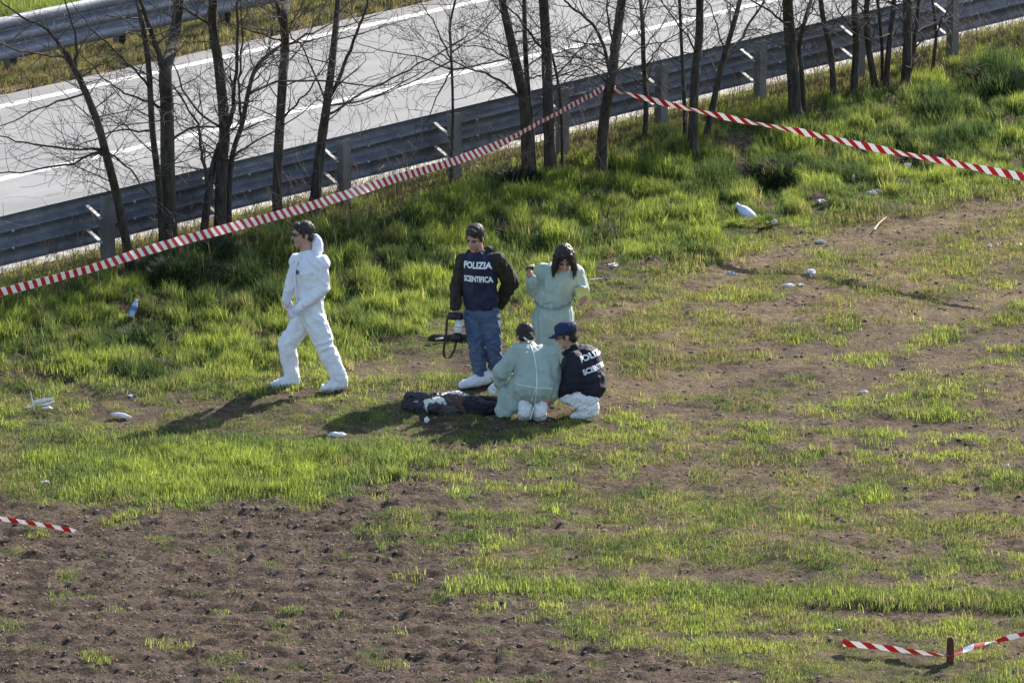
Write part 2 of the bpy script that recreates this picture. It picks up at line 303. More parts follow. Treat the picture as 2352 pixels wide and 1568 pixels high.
# ------------------------------------------------------------------ guard rails
galv = mat('weathered_galvanised_steel', (.165, .18, .215), .55, (.105, .115, .14), 5, metal=.25, spec=.3, stretch=(1, 1, 3))
galv_post = mat('weathered_steel_post', (.17, .16, .155), .75, (.11, .105, .10), 6, metal=.1, stretch=(1, 1, .4))
spacer_m = mat('bare_zinc_spacer', (.50, .50, .48), .7, (.38, .38, .36), 20, metal=.1)
PROFILE = [(.02, 0), (.06, .02), (.08, .06), (.07, .11), (.01, .155), (.0, .17), (.01, .185), (.07, .225), (.08, .26), (.07, .30), (.01, .335), (.0, .35), (.01, .365), (.07, .40), (.08, .45), (.06, .49), (.02, .51)]
def guardrail(label, v0, z0, side, posts_u, u0, u1, bolts_seen, post_z):
    base = uv2((u0+u1)/2, v0, R); root = empty('guardrail', (0, 0, 0), label, 'guardrail')
    # prof x: distance towards traffic (side = +1: traffic on +v)
    seg = 4.4; k = 0; u = u0
    while u < u1:
        e = min(u+seg+.3, u1+.3); ins = .004*(k % 2); mb = MB(); P = []
        sm = []
        for (a, b), (c, d) in zip(PROFILE[:-1], PROFILE[1:]):
            for t in (0, .5): sm.append((a+(c-a)*t, b+(d-b)*t))
        sm.append(PROFILE[-1]); S = np.array(sm); S2 = S.copy(); S2[1:-1, 0] = (S[:-2, 0]+S[2:, 0]+2*S[1:-1, 0])/4
        full = list(S2)+[(a-.004, b) for a, b in S2[::-1]]; n = len(full)
        for uu_ in (u, (u+e)/2, e):
            dz = .006*float(perlin(uu_*.4, 2.2, 3)); P += [uv2(uu_, v0+side*(a+ins), z0+b+dz) for a, b in full]
        fs = [(r*n+i, r*n+(i+1) % n, (r+1)*n+(i+1) % n, (r+1)*n+i) for r in range(2) for i in range(n)]+[tuple(range(n)), tuple(range(3*n-1, 2*n-1, -1))]
        mb.add(P, fs).obj('beam', galv, root, smooth=False); u += seg; k += 1
    for pu in posts_u:
        vp = v0-side*.2; x, y, _ = uv2(pu, vp); zb = float(height(x, y))-.15
        po = MB(); top = z0+.50+post_z; Ua = np.array([*U2, 0]); Va = np.array([*V2, 0]); zc = (zb+top)/2; hz = (top-zb)/2
        c = np.array([x, y, zc])
        po.box(c-side*Va*.045, Ua*.062, Va*.003, np.array([0, 0, hz])); po.box(c+side*Va*.0-Ua*.0595, Ua*.003, Va*.044, np.array([0, 0, hz-.002])); po.box(c+Ua*.0595, Ua*.003, Va*.044, np.array([0, 0, hz-.002]))
        post = po.obj('post', galv_post, root)
        for zz in (.36, .11):
            for s2 in (-1,):
                b_ = MB(); cc = np.array([*uv2(pu-.075, v0-side*.09, z0+zz)[:3]])
                b_.box(cc, Ua*.024, Va*.100*side+np.array([0, 0, .055]), np.array([0, 0, .006])); b_.obj('spacer', spacer_m, post)
        if bolts_seen:
            for bu in (pu+.62,):
                for zz in (.345, .17):
                    q_ = MB(); p0 = np.array(uv2(bu, v0-side*.0, z0+zz)); q_.tube([p0, p0-side*Va*.022], .013, 6); q_.obj('bolt', spacer_m, root)
    return root
PP = [(-95, 0), (248, 592), (514, 545), (790, 490), (1043, 440), (1291, 377), (1518, 310), (1745, 222), (1972, 165), (2187, 80), (2400, 20)]
pu = []
us_known = []
for vx in (248, 514, 790, 1043, 1291, 1518, 1745, 1972, 2187):
    # intersect post line with pixel column: search u
    lo, hi = -20, 25
    for _ in range(40):
        md = (lo+hi)/2; x, y, _z = uv2(md, V_POST); a, b = proj(x, y, R)
        if a < vx: lo = md
        else: hi = md
    us_known.append(md)
sp = (us_known[-1]-us_known[0])/(len(us_known)-1)
posts = [us_known[0]-sp*2, us_known[0]-sp]+us_known+[us_known[-1]+sp, us_known[-1]+2*sp, us_known[-1]+3*sp]
guardrail('long grey steel guardrail on the near side of the road, just behind the bare trees', V_RAIL, R+.2, 1, posts, us_known[0]-3*sp, us_known[-1]+4*sp, True, .03)
fu = []
for vx in (25, 275):
    lo, hi = -20, 30
    for _ in range(40):
        md = (lo+hi)/2; x, y, _z = uv2(md, V_FRAIL+.2); a, b = proj(x, y, R)
        if a < vx: lo = md
        else: hi = md
    fu.append(md)
sp2 = fu[1]-fu[0]
guardrail('grey steel guardrail across the road, above brown dry grass in the upper left corner', V_FRAIL, R+.25, -1, [fu[0]+sp2*i for i in range(-2, 7)], fu[0]-3*sp2, fu[0]+7*sp2, False, -.12)
# ------------------------------------------------------------------ trees
bark = mat('dark_bark', (.070, .056, .043), .95, (.024, .020, .017), 22, bump=.012, bscale=60, stretch=(1, 1, .25))
bark2 = mat('twig_bark', (.12, .10, .085), .9, (.05, .042, .036), 12)
TREES = [ # base first, widths, list of limbs; px of the 2352 frame
 ('slim leaning tree nearest the left edge, a knot of drooping twigs halfway up', [(305, 580), (275, 480), (241, 345), (220, 270), (182, 180), (150, 122)], 23, 13, [([(150, 122), (95, 60), (20, 20)], 8), ([(160, 140), (60, 118), (-40, 90)], 6), ([(178, 170), (175, 90), (150, 10)], 7), ([(240, 340), (100, 335), (0, 310)], 6), ([(235, 350), (120, 385), (0, 395)], 6), ([(240, 345), (300, 390), (360, 470)], 5), ([(200, 220), (90, 250), (0, 290)], 5)], 6),
 ('stout dark forked tree trunk rising from the grass bank, second group from the left edge', [(390, 552), (385, 400), (383, 250), (380, 165), (400, 90), (412, -20)], 37, 24, [([(381, 165), (350, 85), (318, -20)], 16), ([(384, 260), (300, 220), (240, 180)], 6), ([(386, 330), (450, 290), (560, 300)], 6)], 5),
 ('thin dark stem growing close against the left side of the stout forked trunk', [(376, 540), (366, 440), (350, 300), (341, 150), (328, 60), (310, -20)], 17, 11, [([(345, 200), (280, 130), (205, 60)], 6), ([(348, 280), (270, 300), (190, 330)], 5)], 4),
 ('reddish dark crooked stem leaning right and splitting in two below the guardrail top', [(462, 535), (478, 450), (490, 380), (505, 330)], 20, 13, [([(478, 430), (462, 350), (455, 285), (400, 205)], 9)], 3),
 ('upright dark trunk with a steep fork on its right, just beside the crooked stem', [(505, 545), (508, 400), (515, 300), (502, 150), (488, 60), (490, -20)], 29, 20, [([(513, 320), (535, 250), (541, 170), (546, -20)], 13), ([(512, 300), (440, 240), (395, 140)], 6), ([(490, 70), (440, 30), (380, -10)], 7), ([(508, 380), (580, 330), (680, 270)], 6)], 5),
 ('slender dark stem with one long limb curving right over the white road line', [(523, 500), (530, 380), (556, 285), (572, 205), (592, 150), (640, 108)], 14, 8, [([(572, 205), (650, 185), (780, 190), (860, 200)], 6), ([(640, 108), (720, 75), (830, 20)], 6), ([(556, 285), (548, 200), (556, 100), (550, -20)], 7)], 5),
 ('single straight dark trunk behind the tape, just left of the man in white', [(638, 520), (637, 400), (648, 200), (655, 100), (652, 40), (668, -20)], 24, 18, [([(654, 45), (632, 0), (615, -30)], 12), ([(640, 270), (690, 230), (740, 160)], 6), ([(654, 110), (590, 75), (520, 50)], 5)], 5),
 ('dark tree behind the man in white, splitting into two steep stems against the road', [(716, 478), (735, 350), (750, 245), (765, 120), (778, -20)], 27, 13, [([(750, 245), (790, 150), (826, 60), (850, -20)], 10), ([(752, 260), (860, 200), (960, 150), (1080, 80)], 6), ([(755, 240), (850, 225), (960, 170)], 5), ([(748, 230), (700, 120), (640, 40)], 5)], 6),
 ('very thin dark sapling in front of the guardrail post behind the photographer', [(1036, 350), (1040, 260), (1037, 140), (1034, 60), (1050, -20)], 7, 5, [([(1038, 145), (960, 130), (850, 110)], 4), ([(1038, 145), (1150, 140), (1230, 110)], 4), ([(1038, 150), (1010, 210), (975, 290)], 4), ([(1038, 130), (1000, 60), (960, -10)], 4), ([(1038, 120), (1110, 70), (1180, -10)], 4), ([(1038, 135), (940, 190), (820, 240)], 4)], 7),
 ('tall dark trunk standing left in the pair between the sapling and the knotted tape', [(1215, 410), (1205, 250), (1186, 150), (1166, 60), (1150, -20)], 29, 17, [([(1192, 235), (1130, 175), (1045, 145)], 7), ([(1185, 150), (1120, 110), (1050, 105)], 4), ([(1190, 170), (1250, 130), (1330, 110)], 4)], 4),
 ('slim dark stem rising between the paired tall trunks', [(1228, 400), (1222, 320), (1212, 200), (1206, 100), (1204, -20)], 15, 10, [([(1212, 190), (1270, 170), (1330, 175)], 4)], 4),
 ('tall dark trunk standing right in the pair, partly hiding a guardrail post', [(1266, 408), (1259, 250), (1254, 100), (1248, -20)], 28, 22, [([(1255, 120), (1200, 50), (1150, 0)], 6), ([(1258, 200), (1310, 140), (1370, 60)], 5)], 4),
 ('thin dark sapling just right of the paired tall trunks', [(1290, 395), (1291, 300), (1280, 180), (1250, 60), (1235, -20)], 8, 5, [([(1282, 200), (1340, 150), (1420, 120)], 3)], 3),
 ('dark leaning trunk with the red and white tape tied round it', [(1378, 402), (1388, 270), (1404, 180), (1420, 60), (1432, -20)], 27, 20, [([(1400, 165), (1372, 70), (1310, 15), (1280, -20)], 9), ([(1412, 120), (1396, 40), (1390, -20)], 6), ([(1406, 160), (1470, 110), (1560, 90)], 4), ([(1402, 180), (1340, 150), (1270, 160)], 4)], 5),
 ('thin dark stem with crossing twigs between the knotted tape and the taller twin trunks', [(1480, 335), (1484, 240), (1478, 140), (1476, 60), (1470, -20)], 13, 9, [([(1480, 160), (1520, 100), (1590, 50)], 4), ([(1480, 200), (1430, 170), (1370, 130)], 4)], 4),
 ('thin upright stem directly left of the darker straight trunk, above the red tape', [(1574, 330), (1572, 240), (1566, 120), (1560, -20)], 11, 7, [([(1568, 150), (1520, 110), (1480, 60)], 3)], 3),
 ('dark straight trunk with rough base where the tape passes in front, third from the knot', [(1590, 358), (1595, 200), (1606, 80), (1607, -20)], 23, 17, [([(1600, 130), (1560, 60), (1520, 0)], 5)], 4),
 ('slanting slim tree leaning right, forking just above the guardrail top', [(1614, 332), (1640, 230), (1660, 140), (1684, 60), (1705, -20)], 16, 10, [([(1662, 135), (1715, 70), (1765, -20)], 8), ([(1670, 110), (1640, 40), (1610, -20)], 4)], 4),
 ('thickest straight dark trunk on the right half, with a twisted limb by its top', [(1829, 282), (1822, 180), (1812, 60), (1809, -20)], 32, 24, [([(1812, 55), (1760, 20), (1700, -15)], 6), ([(1818, 90), (1850, 50), (1880, -20)], 5)], 4),
 ('slim curved stem close beside the thickest straight trunk', [(1849, 275), (1842, 180), (1836, 110), (1848, 50), (1866, -20)], 13, 8, [([(1838, 90), (1815, 50), (1790, 10)], 4)], 3),
 ('slim dark stem bowed at its foot, in front of a guardrail post bracket', [(1918, 232), (1908, 120), (1892, 50), (1884, -20)], 15, 11, [([(1900, 80), (1940, 30), (1990, -20)], 4)], 3),
 ('dark stem that partly hides a guardrail post, right of the bowed one', [(1958, 222), (1966, 110), (1963, 40), (1960, -20)], 17, 14, [([(1964, 80), (1930, 30), (1910, -20)], 4)], 3),
 ('dark leaning stem on the left of the close cluster by the guardrail', [(2016, 210), (1998, 130), (1990, 50), (1992, -20)], 17, 12, [([(1996, 110), (2020, 40), (2050, -20)], 4)], 3),
 ('thinnest stem in the middle of the close cluster by the guardrail', [(2027, 200), (2026, 120), (2020, 40), (2012, -20)], 9, 7, [([(2024, 90), (2000, 40), (1970, 0)], 3)], 3),
 ('stem leaning right in the close cluster by the guardrail', [(2033, 208), (2041, 120), (2052, 20), (2055, -20)], 15, 11, [([(2044, 90), (2080, 40), (2120, 0)], 4)], 3),
 ('stout double trunk standing past the close cluster, above the tall grass', [(2078, 212), (2084, 110), (2083, -20)], 24, 20, [([(2082, 195), (2100, 110), (2112, -20)], 15), ([(2084, 90), (2130, 60), (2180, 40)], 3)], 4),
 ('thin forked sapling at the far right end of the tree row', [(2138, 175), (2150, 80), (2138, -20)], 9, 6, [([(2148, 70), (2165, 40), (2190, 0)], 5)], 3),
]
def grow(mb, p, d, L, r, depth, rs, n_side):
    """a crooked twig and its side twigs"""
    n = 5 if depth > 1 else 4; pts = [p]; q = Vector(p); d = Vector(d).normalized()
    for i in range(n):
        d = (d+Vector((rs.gauss(0, .16), rs.gauss(0, .16), rs.gauss(0, .12)+.03))).normalized(); q = q+d*(L/n); pts.append(q.copy())
        if depth > 0 and (i > 0 or depth > 1):
            for _ in range(n_side if rs.random() < .8 else n_side+1):
                a = d.orthogonal().normalized(); a.rotate(Matrix.Rotation(rs.uniform(0, 6.28), 3, d)); dd = d*.75+a*rs.uniform(.5, 1.0)
                grow(mb, q, dd, L*rs.uniform(.35, .6), max(r*.55*(1-.1*i), .0027), depth-1, rs, n_side)
    rr = [max(r*(1-.7*i/n), .0022) for i in range(n+1)]
    mb.tube(pts, rr, 5 if r > .006 else 3, cap=False)
def build_tree(k, spec):
    label, pts, wb, wt, limbs, busy = spec
    rs = random.Random(100+k); b = gpt(*pts[0]); S = F/ (np.linalg.norm(b-CAM)); vb = vv(b)
    if vb > V_POST-.16:
        u_ = uu(b); x_, y_, _z = uv2(u_-.0, V_POST-.16); q_ = at_v(pts[0][0], pts[0][1]+4, V_POST-.16); b = np.array([q_[0], q_[1], float(height(q_[0], q_[1]))]); vb = V_POST-.16
    yb = vb
    root = empty('bare_tree', b, label, 'tree', 'bare trees along the guardrail')
    W = []
    for i, (a, c) in enumerate(pts):
        w_ = at_v(a, c, vb+(.10*i*rs.uniform(-1, .5) if i > 1 else 0)); W.append(w_)
    W[0] = b.copy()-np.array([0, 0, .1]); 
    d = W[-1]-W[-2]; d /= np.linalg.norm(d); ext = [W[-1]]
    n_ext = 3 if pts[-1][1] < 0 else 0
    for i in range(n_ext):
        d = d+np.array([rs.gauss(0, .12), rs.gauss(0, .12), .25]); d /= np.linalg.norm(d); ext.append(ext[-1]+d*(.5 if wb > 12 else .3))
    allp = np.array(W+ext[1:]); sm = catmull(allp, 5); L = len(sm); nb = 5*(len(W)-1)
    rb, rt = wb/S/2, wt/S/2
    rad = [(rb+(rt-rb)*min(i/nb, 1))*(1 if i <= nb else max(.12, 1-(i-nb)/(L-nb)*.9)) for i in range(L)]; rad[0] *= 1.5; rad[1] *= 1.22; rad[2] *= 1.08
    rad = [r*(1+.10*mnoise.noise(Vector((i*.9, k, 0)))) for i, r in enumerate(rad)]
    loc = lambda p: Vector(np.array(p)-b)
    t = MB(); t.tube([loc(p) for p in sm], rad, 9 if wb > 12 else 6); t.obj('trunk', bark, root, smooth=True)
    tw = MB()
    for lp, lw in limbs:
        ys_ = rs.uniform(-.22, .15); P = [at_v(a, c, vb+ys_*i) for i, (a, c) in enumerate(lp)]
        # start on the trunk
        j = min(range(L), key=lambda i: np.linalg.norm(sm[i][[0, 2]]-P[0][[0, 2]])); P[0] = sm[j]
        d = P[-1]-P[-2]; P.append(P[-1]+d/np.linalg.norm(d)*.45+np.array([0, 0, .12])); c = catmull(P, 5); r0 = lw/S/2*1.05
        c[1:-1] += rng.normal(0, .008, c[1:-1].shape)
        rr = [max(r0*(1-.78*i/(len(c)-1)), .003) for i in range(len(c))]
        m = MB(); m.tube([loc(p) for p in c], rr, 6); m.obj('branch', bark, root, smooth=True)
        for i in range(2, len(c)-1):
            if rs.random() < .7:
                dr_ = Vector(c[i+1]-c[i]).normalized(); a = dr_.orthogonal().normalized(); a.rotate(Matrix.Rotation(rs.uniform(0, 6.28), 3, dr_))
                grow(tw, loc(c[i]), dr_*.7+a*.9, rs.uniform(.2, .5), max(rr[i]*.5, .003), 1, rs, 1)
    # free side twigs on the trunk
    for i in range(6, L-1):
        for _ in range(1):
            if sm[i][2]-b[2] > .55 and rs.random() < .16*busy:
                az = rs.uniform(0, 6.28); dd = Vector((math.cos(az), math.sin(az)*.7, rs.uniform(.0, .9)))
                grow(tw, loc(sm[i]), dd, rs.uniform(.35, .95), max(min(rad[i]*.35, .008), .0035), 2 if rs.random() < .6 else 1, rs, 1)
    # crown above the picture
    for i in range(nb, L):
        az = rs.uniform(0, 6.28); grow(tw, loc(sm[i]), Vector((math.cos(az), math.sin(az), .8)), rs.uniform(.4, .8), max(rad[i]*.4, .003), 1, rs, 1)
    if k == 0:   # the knot of drooping twigs
        c0 = at_v(236, 348, vb)
        for _ in range(34):
            dd = Vector((rs.uniform(-1.2, .5), rs.uniform(-.5, .5), rs.uniform(-.9, .35))); grow(tw, loc(c0), dd, rs.uniform(.2, .75), .0035, 1, rs, 1)
        kn = MB()
        bm = bmesh.new(); bmesh.ops.create_icosphere(bm, subdivisions=2, radius=.05)
        kn.add([loc(c0)+v.co*(1+.35*mnoise.noise(v.co*30)) for v in bm.verts], [[v.index for v in f.verts] for f in bm.faces]); bm.free(); kn.obj('knot', bark, root)
    o = tw.obj('twigs', bark2, root); o['kind'] = 'stuff'
    return root
tree_roots = [build_tree(k, s) for k, s in enumerate(TREES)]
# thin dead weeds and saplings along the guardrail
tw = MB(); rs = random.Random(5)
for i in range(1150):
    u = rs.uniform(-9, 17); v = V_KERB0-abs(rs.gauss(.25, .6)); x, y, _ = uv2(u, v); z = float(zat(x, y)); h = rs.uniform(.2, .6)*(1.5 if rs.random() < .15 else 1)
    grow(tw, Vector((x, y, z)), Vector((rs.gauss(0, .25), rs.gauss(0, .2), 1)), h, rs.uniform(.0025, .004), 1 if rs.random() < .6 else 0, rs, 1)
tag(tw.obj('dead_weeds', mat('dead_stem', (.22, .15, .11), .9, (.10, .07, .055), 6)), 'thin brown dead weed stems standing along the guardrail posts', kind='stuff')
# ------------------------------------------------------------------ grass, clods
def leaf_material(name):
    m = bpy.data.materials.new(name); m.use_nodes = True; N = m.node_tree.nodes; L = m.node_tree.links; b = N['Principled BSDF']
    at = N.new('ShaderNodeAttribute'); at.attribute_type = 'INSTANCER'; at.attribute_name = 'tint'
    b.inputs['Roughness'].default_value = .7; b.inputs['Specular IOR Level'].default_value = .15
    gi = N.new('ShaderNodeNewGeometry'); rp = N.new('ShaderNodeMapRange'); rp.inputs[3].default_value = .55; rp.inputs[4].default_value = 1.45; L.new(gi.outputs['Random Per Island'], rp.inputs[0])
    mu = N.new('ShaderNodeVectorMath'); mu.operation = 'SCALE'; L.new(at.outputs['Color'], mu.inputs[0]); L.new(rp.outputs[0], mu.inputs['Scale'])
    L.new(mu.outputs[0], b.inputs['Base Color']); t = N.new('ShaderNodeBsdfTranslucent'); L.new(mu.outputs[0], t.inputs[0])
    mx = N.new('ShaderNodeMixShader'); mx.inputs[0].default_value = .48; L.new(b.outputs[0], mx.inputs[1]); L.new(t.outputs[0], mx.inputs[2]); L.new(mx.outputs[0], N['Material Output'].inputs[0]); return m
leaf = leaf_material('grass_blade')
def tuft(name, n, rad, hm, wd, lean, seed):
    rs = random.Random(seed); V = []; Fc = []
    for i in range(n):
        a = rs.uniform(0, 6.28); r = rad*math.sqrt(rs.random()); x, y = r*math.cos(a), r*math.sin(a); h = hm*rs.uniform(.45, 1.1); b = rs.uniform(0, 6.28)
        l = lean*rs.uniform(.3, 1.3)*h; dx, dy = math.cos(b), math.sin(b); w_ = wd*rs.uniform(.7, 1.3); px_, py_ = -math.sin(b)*w_/2, math.cos(b)*w_/2
        k = len(V); V += [(x-px_, y-py_, -.01), (x+px_, y+py_, -.01), (x+dx*l*.3-px_*.8, y+dy*l*.3-py_*.8, h*.55), (x+dx*l*.3+px_*.8, y+dy*l*.3+py_*.8, h*.55), (x+dx*l, y+dy*l, h)]
        Fc += [(k, k+1, k+3, k+2), (k+2, k+3, k+4)]
    me = bpy.data.meshes.new(name); me.from_pydata(V, [], Fc); me.update(); me.materials.append(leaf); return bpy.data.objects.new(name, me)
def rosette(name, seed):
    rs = random.Random(seed); V = []; Fc = []
    for i in range(11):
        a = i*.571*2+rs.uniform(-.3, .3); L_ = rs.uniform(.07, .13); w_ = L_*.33; up = rs.uniform(.3, 1); c, s = math.cos(a), math.sin(a); k = len(V)
        for t, ww in ((0, .2), (.35, 1), (.7, .85), (1, .1)):
            x = L_*t; z = up*L_*t*(1-.55*t); V += [(c*x-s*w_*ww/2, s*x+c*w_*ww/2, z), (c*x+s*w_*ww/2, s*x-c*w_*ww/2, z)]
        Fc += [(k+2*j, k+2*j+1, k+2*j+3, k+2*j+2) for j in range(3)]
    me = bpy.data.meshes.new(name); me.from_pydata(V, [], Fc); me.update(); me.materials.append(leaf); return bpy.data.objects.new(name, me)
def scatter(name, pts, scl, rot, idx_, tint, protos, label, m=None):
    me = bpy.data.meshes.new(name); me.vertices.add(len(pts)); me.vertices.foreach_set('co', pts.astype(np.float32).ravel())
    for nm, ty, arr, key in (('scl', 'FLOAT_VECTOR', scl, 'vector'), ('rot', 'FLOAT_VECTOR', rot, 'vector'), ('kind_id', 'INT', idx_, 'value'), ('tint', 'FLOAT_COLOR', np.c_[tint, np.ones(len(tint))], 'color')):
        a = me.attributes.new(nm, ty, 'POINT'); a.data.foreach_set(key, (arr.astype(np.int32) if ty == 'INT' else arr.astype(np.float32)).ravel())
    o = new_obj(name, me); tag(o, label, kind='stuff')
    col = bpy.data.collections.new(name+'_kinds')
    for i, p in enumerate(protos): p.name = '%s_kind_%02d' % (name, i); col.objects.link(p)
    ng = bpy.data.node_groups.new(name+'_scatter', 'GeometryNodeTree'); ng.interface.new_socket('Geometry', in_out='INPUT', socket_type='NodeSocketGeometry'); ng.interface.new_socket('Geometry', in_out='OUTPUT', socket_type='NodeSocketGeometry')
    N = ng.nodes; L = ng.links; gi = N.new('NodeGroupInput'); go = N.new('NodeGroupOutput'); ip = N.new('GeometryNodeInstanceOnPoints'); ci = N.new('GeometryNodeCollectionInfo')
    ci.inputs['Collection'].default_value = col; ci.inputs['Separate Children'].default_value = True; ci.inputs['Reset Children'].default_value = True
    def na(nm, ty):
        n = N.new('GeometryNodeInputNamedAttribute'); n.data_type = ty; n.inputs['Name'].default_value = nm; return n.outputs['Attribute']
    L.new(gi.outputs[0], ip.inputs['Points']); L.new(ci.outputs[0], ip.inputs['Instance']); ip.inputs['Pick Instance'].default_value = True
    L.new(na('kind_id', 'INT'), ip.inputs['Instance Index']); er = N.new('FunctionNodeEulerToRotation'); L.new(na('rot', 'FLOAT_VECTOR'), er.inputs[0]); L.new(er.outputs[0], ip.inputs['Rotation']); L.new(na('scl', 'FLOAT_VECTOR'), ip.inputs['Scale']); L.new(ip.outputs[0], go.inputs[0])
    md = o.modifiers.new('scatter', 'NODES'); md.node_group = ng; return o
short = [tuft('t', 24, .12, .055, .0052, .6, s) for s in range(6)]     # heights scaled per point
tall = [tuft('t', 46, .10, .20, .0075, .55, 20+s) for s in range(6)]
protos = short+tall+[rosette('r', s) for s in range(3)]+[tuft('t', 4, .07, .022, .0045, 4.5, 50+s) for s in range(3)]
CLEAR = [(1714, 520, .4), (307, 742, .22), (97, 955, .3), (278, 962, .22), (773, 1004, .25), (1825, 665, .3), (1862, 638, .25), (1983, 904, .2), (1886, 476, .3), (2085, 398, .25), (2003, 456, .25), (1960, 434, .2), (1780, 520, .2), (1680, 632, .2), (1408, 618, .25), (1030, 800, .45), (1000, 740, .3), (980, 978, .15), (2182, 1530, .15), (1400, 660, .4), (100, 1255, .5), (2060, 1520, .7)]
N0 = 300000
gx = rng.uniform(-8.2, 8.2, N0); gy = rng.uniform(-13.8, 21.5, N0)
d, h, ye, dr, so_ = veg(gx, gy)
bare = rng.random(N0) < .13*(1-d)*(1-.3*so_); keep = (rng.random(N0) < d*.62) | bare; h = np.where(bare & (d < .35), h*.75, h); dr = np.where(bare & (d < .35), .85, dr); ye = np.where(bare & (d < .35), .2, ye); gx, gy, h, ye, dr, d, so_ = [a[keep] for a in (gx, gy, h, ye, dr, d, so_)]
vq = gx*V2[0]+gy*V2[1]; k2 = (vq < V_KERB0+.05*rng.random(len(vq))**2+.0) | (vq > V_FAR+.05); gx, gy, h, ye, dr, d, so_ = [a[k2] for a in (gx, gy, h, ye, dr, d, so_)]
vq_ = gx*V2[0]+gy*V2[1]; n = len(gx); istall = h > .10
hh = h*rng.uniform(.6, 1.35, n)*(1-.35*(d < .3))
for a_, b_, r_ in CLEAR:
    q_ = gpt(a_, b_); dd_ = ((gx-q_[0])/r_)**2+((gy-q_[1]+.25*r_)/(r_*1.5))**2; hh = hh*(1-.75*np.exp(-dd_*1.5)); istall = istall & (hh > .05)
idx_ = np.where(istall, 6+rng.integers(0, 6, n), rng.integers(0, 6, n))
scl = np.stack([np.where(istall, np.clip(hh/.20, .6, 1.3), np.clip(hh/.055, .7, 1.4))]*2+[np.where(istall, hh/.20, hh/.055)], -1)
ros = (rng.random(n) < .012) & (h < .3) & (h > .1); idx_ = np.where(ros, 12+rng.integers(0, 3, n), idx_); scl[ros] = rng.uniform(.6, 1.5, (ros.sum(), 1))
straw = (rng.random(n) < .05) | ((d < .3) & (rng.random(n) < .45)); straw &= ~istall; idx_ = np.where(straw, 15+rng.integers(0, 3, n), idx_); dr = np.where(straw, 1.3, dr)
lush = np.array([.055, .090, .028]); mid = np.array([.130, .172, .046]); yelc = np.array([.27, .325, .055]); dryc = np.array([.23, .175, .085])
lumps = fbm(gx*1.9, gy*1.5, 3, 120)
y_ = np.clip(ye+.35*lumps+rng.normal(0, .13, n), 0, 1)[:, None]
tint = np.where(y_ < .5, lush+(mid-lush)*y_*2, mid+(yelc-mid)*(y_*2-1))
isdry = rng.random(n) < dr*.8; dmix = np.where(isdry, rng.uniform(.5, 1, n), dr*.15)[:, None]; tint = tint*(1-dmix)+dryc*dmix
tint *= rng.uniform(.75, 1.25, (n, 1))
rot = np.stack([rng.normal(0, .12, n), rng.normal(0, .12, n), rng.uniform(0, 6.28, n)], -1)
pts = np.stack([gx, gy, zat(gx, gy)-.004+.02*(vq_ > V_KERB0-.02)*(vq_ < V_KERB1)], -1)
scatter('grass', pts, scl, rot, idx_, tint, protos, 'green and yellowish grass over the bank and the thinly covered field')
# dark bushy clumps of grass
clump_m = mat('dark_clump_leaf', (.040, .062, .024), .75, (.020, .034, .014), 6, trans=.3)
def clump(vx, vy, rx, ry, hgt_, n, label, seed):
    g = gpt(vx, vy); rs = random.Random(seed); mb = []; fc = []; org = np.array([g[0], g[1], float(zat(g[0], g[1]))])
    for i in range(n):
        a = rs.uniform(0, 6.28); r = math.sqrt(rs.random()); x, y = rx*r*math.cos(a)*(1+.25*math.sin(3*a+seed)), ry*r*math.sin(a); z = float(zat(org[0]+x, org[1]+y))-org[2]
        h = hgt_*(1-.6*r*r)*rs.uniform(.45, 1.15); b_ = a+rs.gauss(0, .8); l = h*rs.uniform(.2, .8); w_ = rs.uniform(.004, .009); dx, dy = math.cos(b_), math.sin(b_); px_, py_ = -dy*w_, dx*w_; k = len(mb)
        mb += [(x-px_, y-py_, z-.01), (x+px_, y+py_, z-.01), (x+dx*l*.35-px_, y+dy*l*.35-py_, z+h*.65), (x+dx*l*.35+px_, y+dy*l*.35+py_, z+h*.65), (x+dx*l, y+dy*l, z+h*rs.uniform(.75, 1))]; fc += [(k, k+1, k+3, k+2), (k+2, k+3, k+4)]
    me = bpy.data.meshes.new('grass_clump'); me.from_pydata(mb, [], fc); me.update(); o = new_obj('grass_clump', me, None, clump_m, tuple(org)); tag(o, label, 'grass clump')
clump(415, 655, .42, .5, .30, 5200, 'large dark green bushy clump left of the man in white, under the tape', 1)
clump(495, 600, .26, .3, .22, 2000, 'smaller dark clump joined to the right flank of the large dark bush', 2)
clump(560, 655, .2, .28, .20, 1500, 'dark narrow clump between the large dark bush and the man in white', 3)
clump(310, 795, .28, .3, .17, 1700, 'low dark leafy clump just below the blue bottle', 4)
clump(1790, 415, .26, .3, .22, 1700, 'dark clump under the right tape, up the bank from the white canister', 5)
clump(2310, 215, .38, .45, .28, 3200, 'dark overgrown clump high on the bank at the right edge', 6)
clump(1170, 425, .30, .22, .20, 1500, 'dark scrubby clump at the foot of the pair of tall trunks', 7)
# clods
soilm = mat('clod_soil', (.20, .15, .122), .95, (.13, .095, .076), 2, spec=.1)
def clodp(seed):
    bm = bmesh.new(); bmesh.ops.create_icosphere(bm, subdivisions=2, radius=1)
    for v in bm.verts: v.co *= 1+.45*mnoise.noise(v.co*1.6+Vector((seed*9, 0, 0)))+.2*mnoise.noise(v.co*4+Vector((0, seed*9, 0)))
    for v in bm.verts: v.co.z *= .62
    me = bpy.data.meshes.new('clod'); bm.to_mesh(me); bm.free(); me.materials.append(soilm); return bpy.data.objects.new('clod', me)
N1 = 90000; cx = rng.uniform(-8, 8, N1); cy = rng.uniform(-13.8, 17, N1); d1, h1, _, _, s1 = veg(cx, cy)
vq = cx*V2[0]+cy*V2[1]; kk = (rng.random(N1) < (.45+.5*s1)*(1-d1*.6)) & (vq < V_KERB0-.1); cx, cy = cx[kk], cy[kk]; n = len(cx)
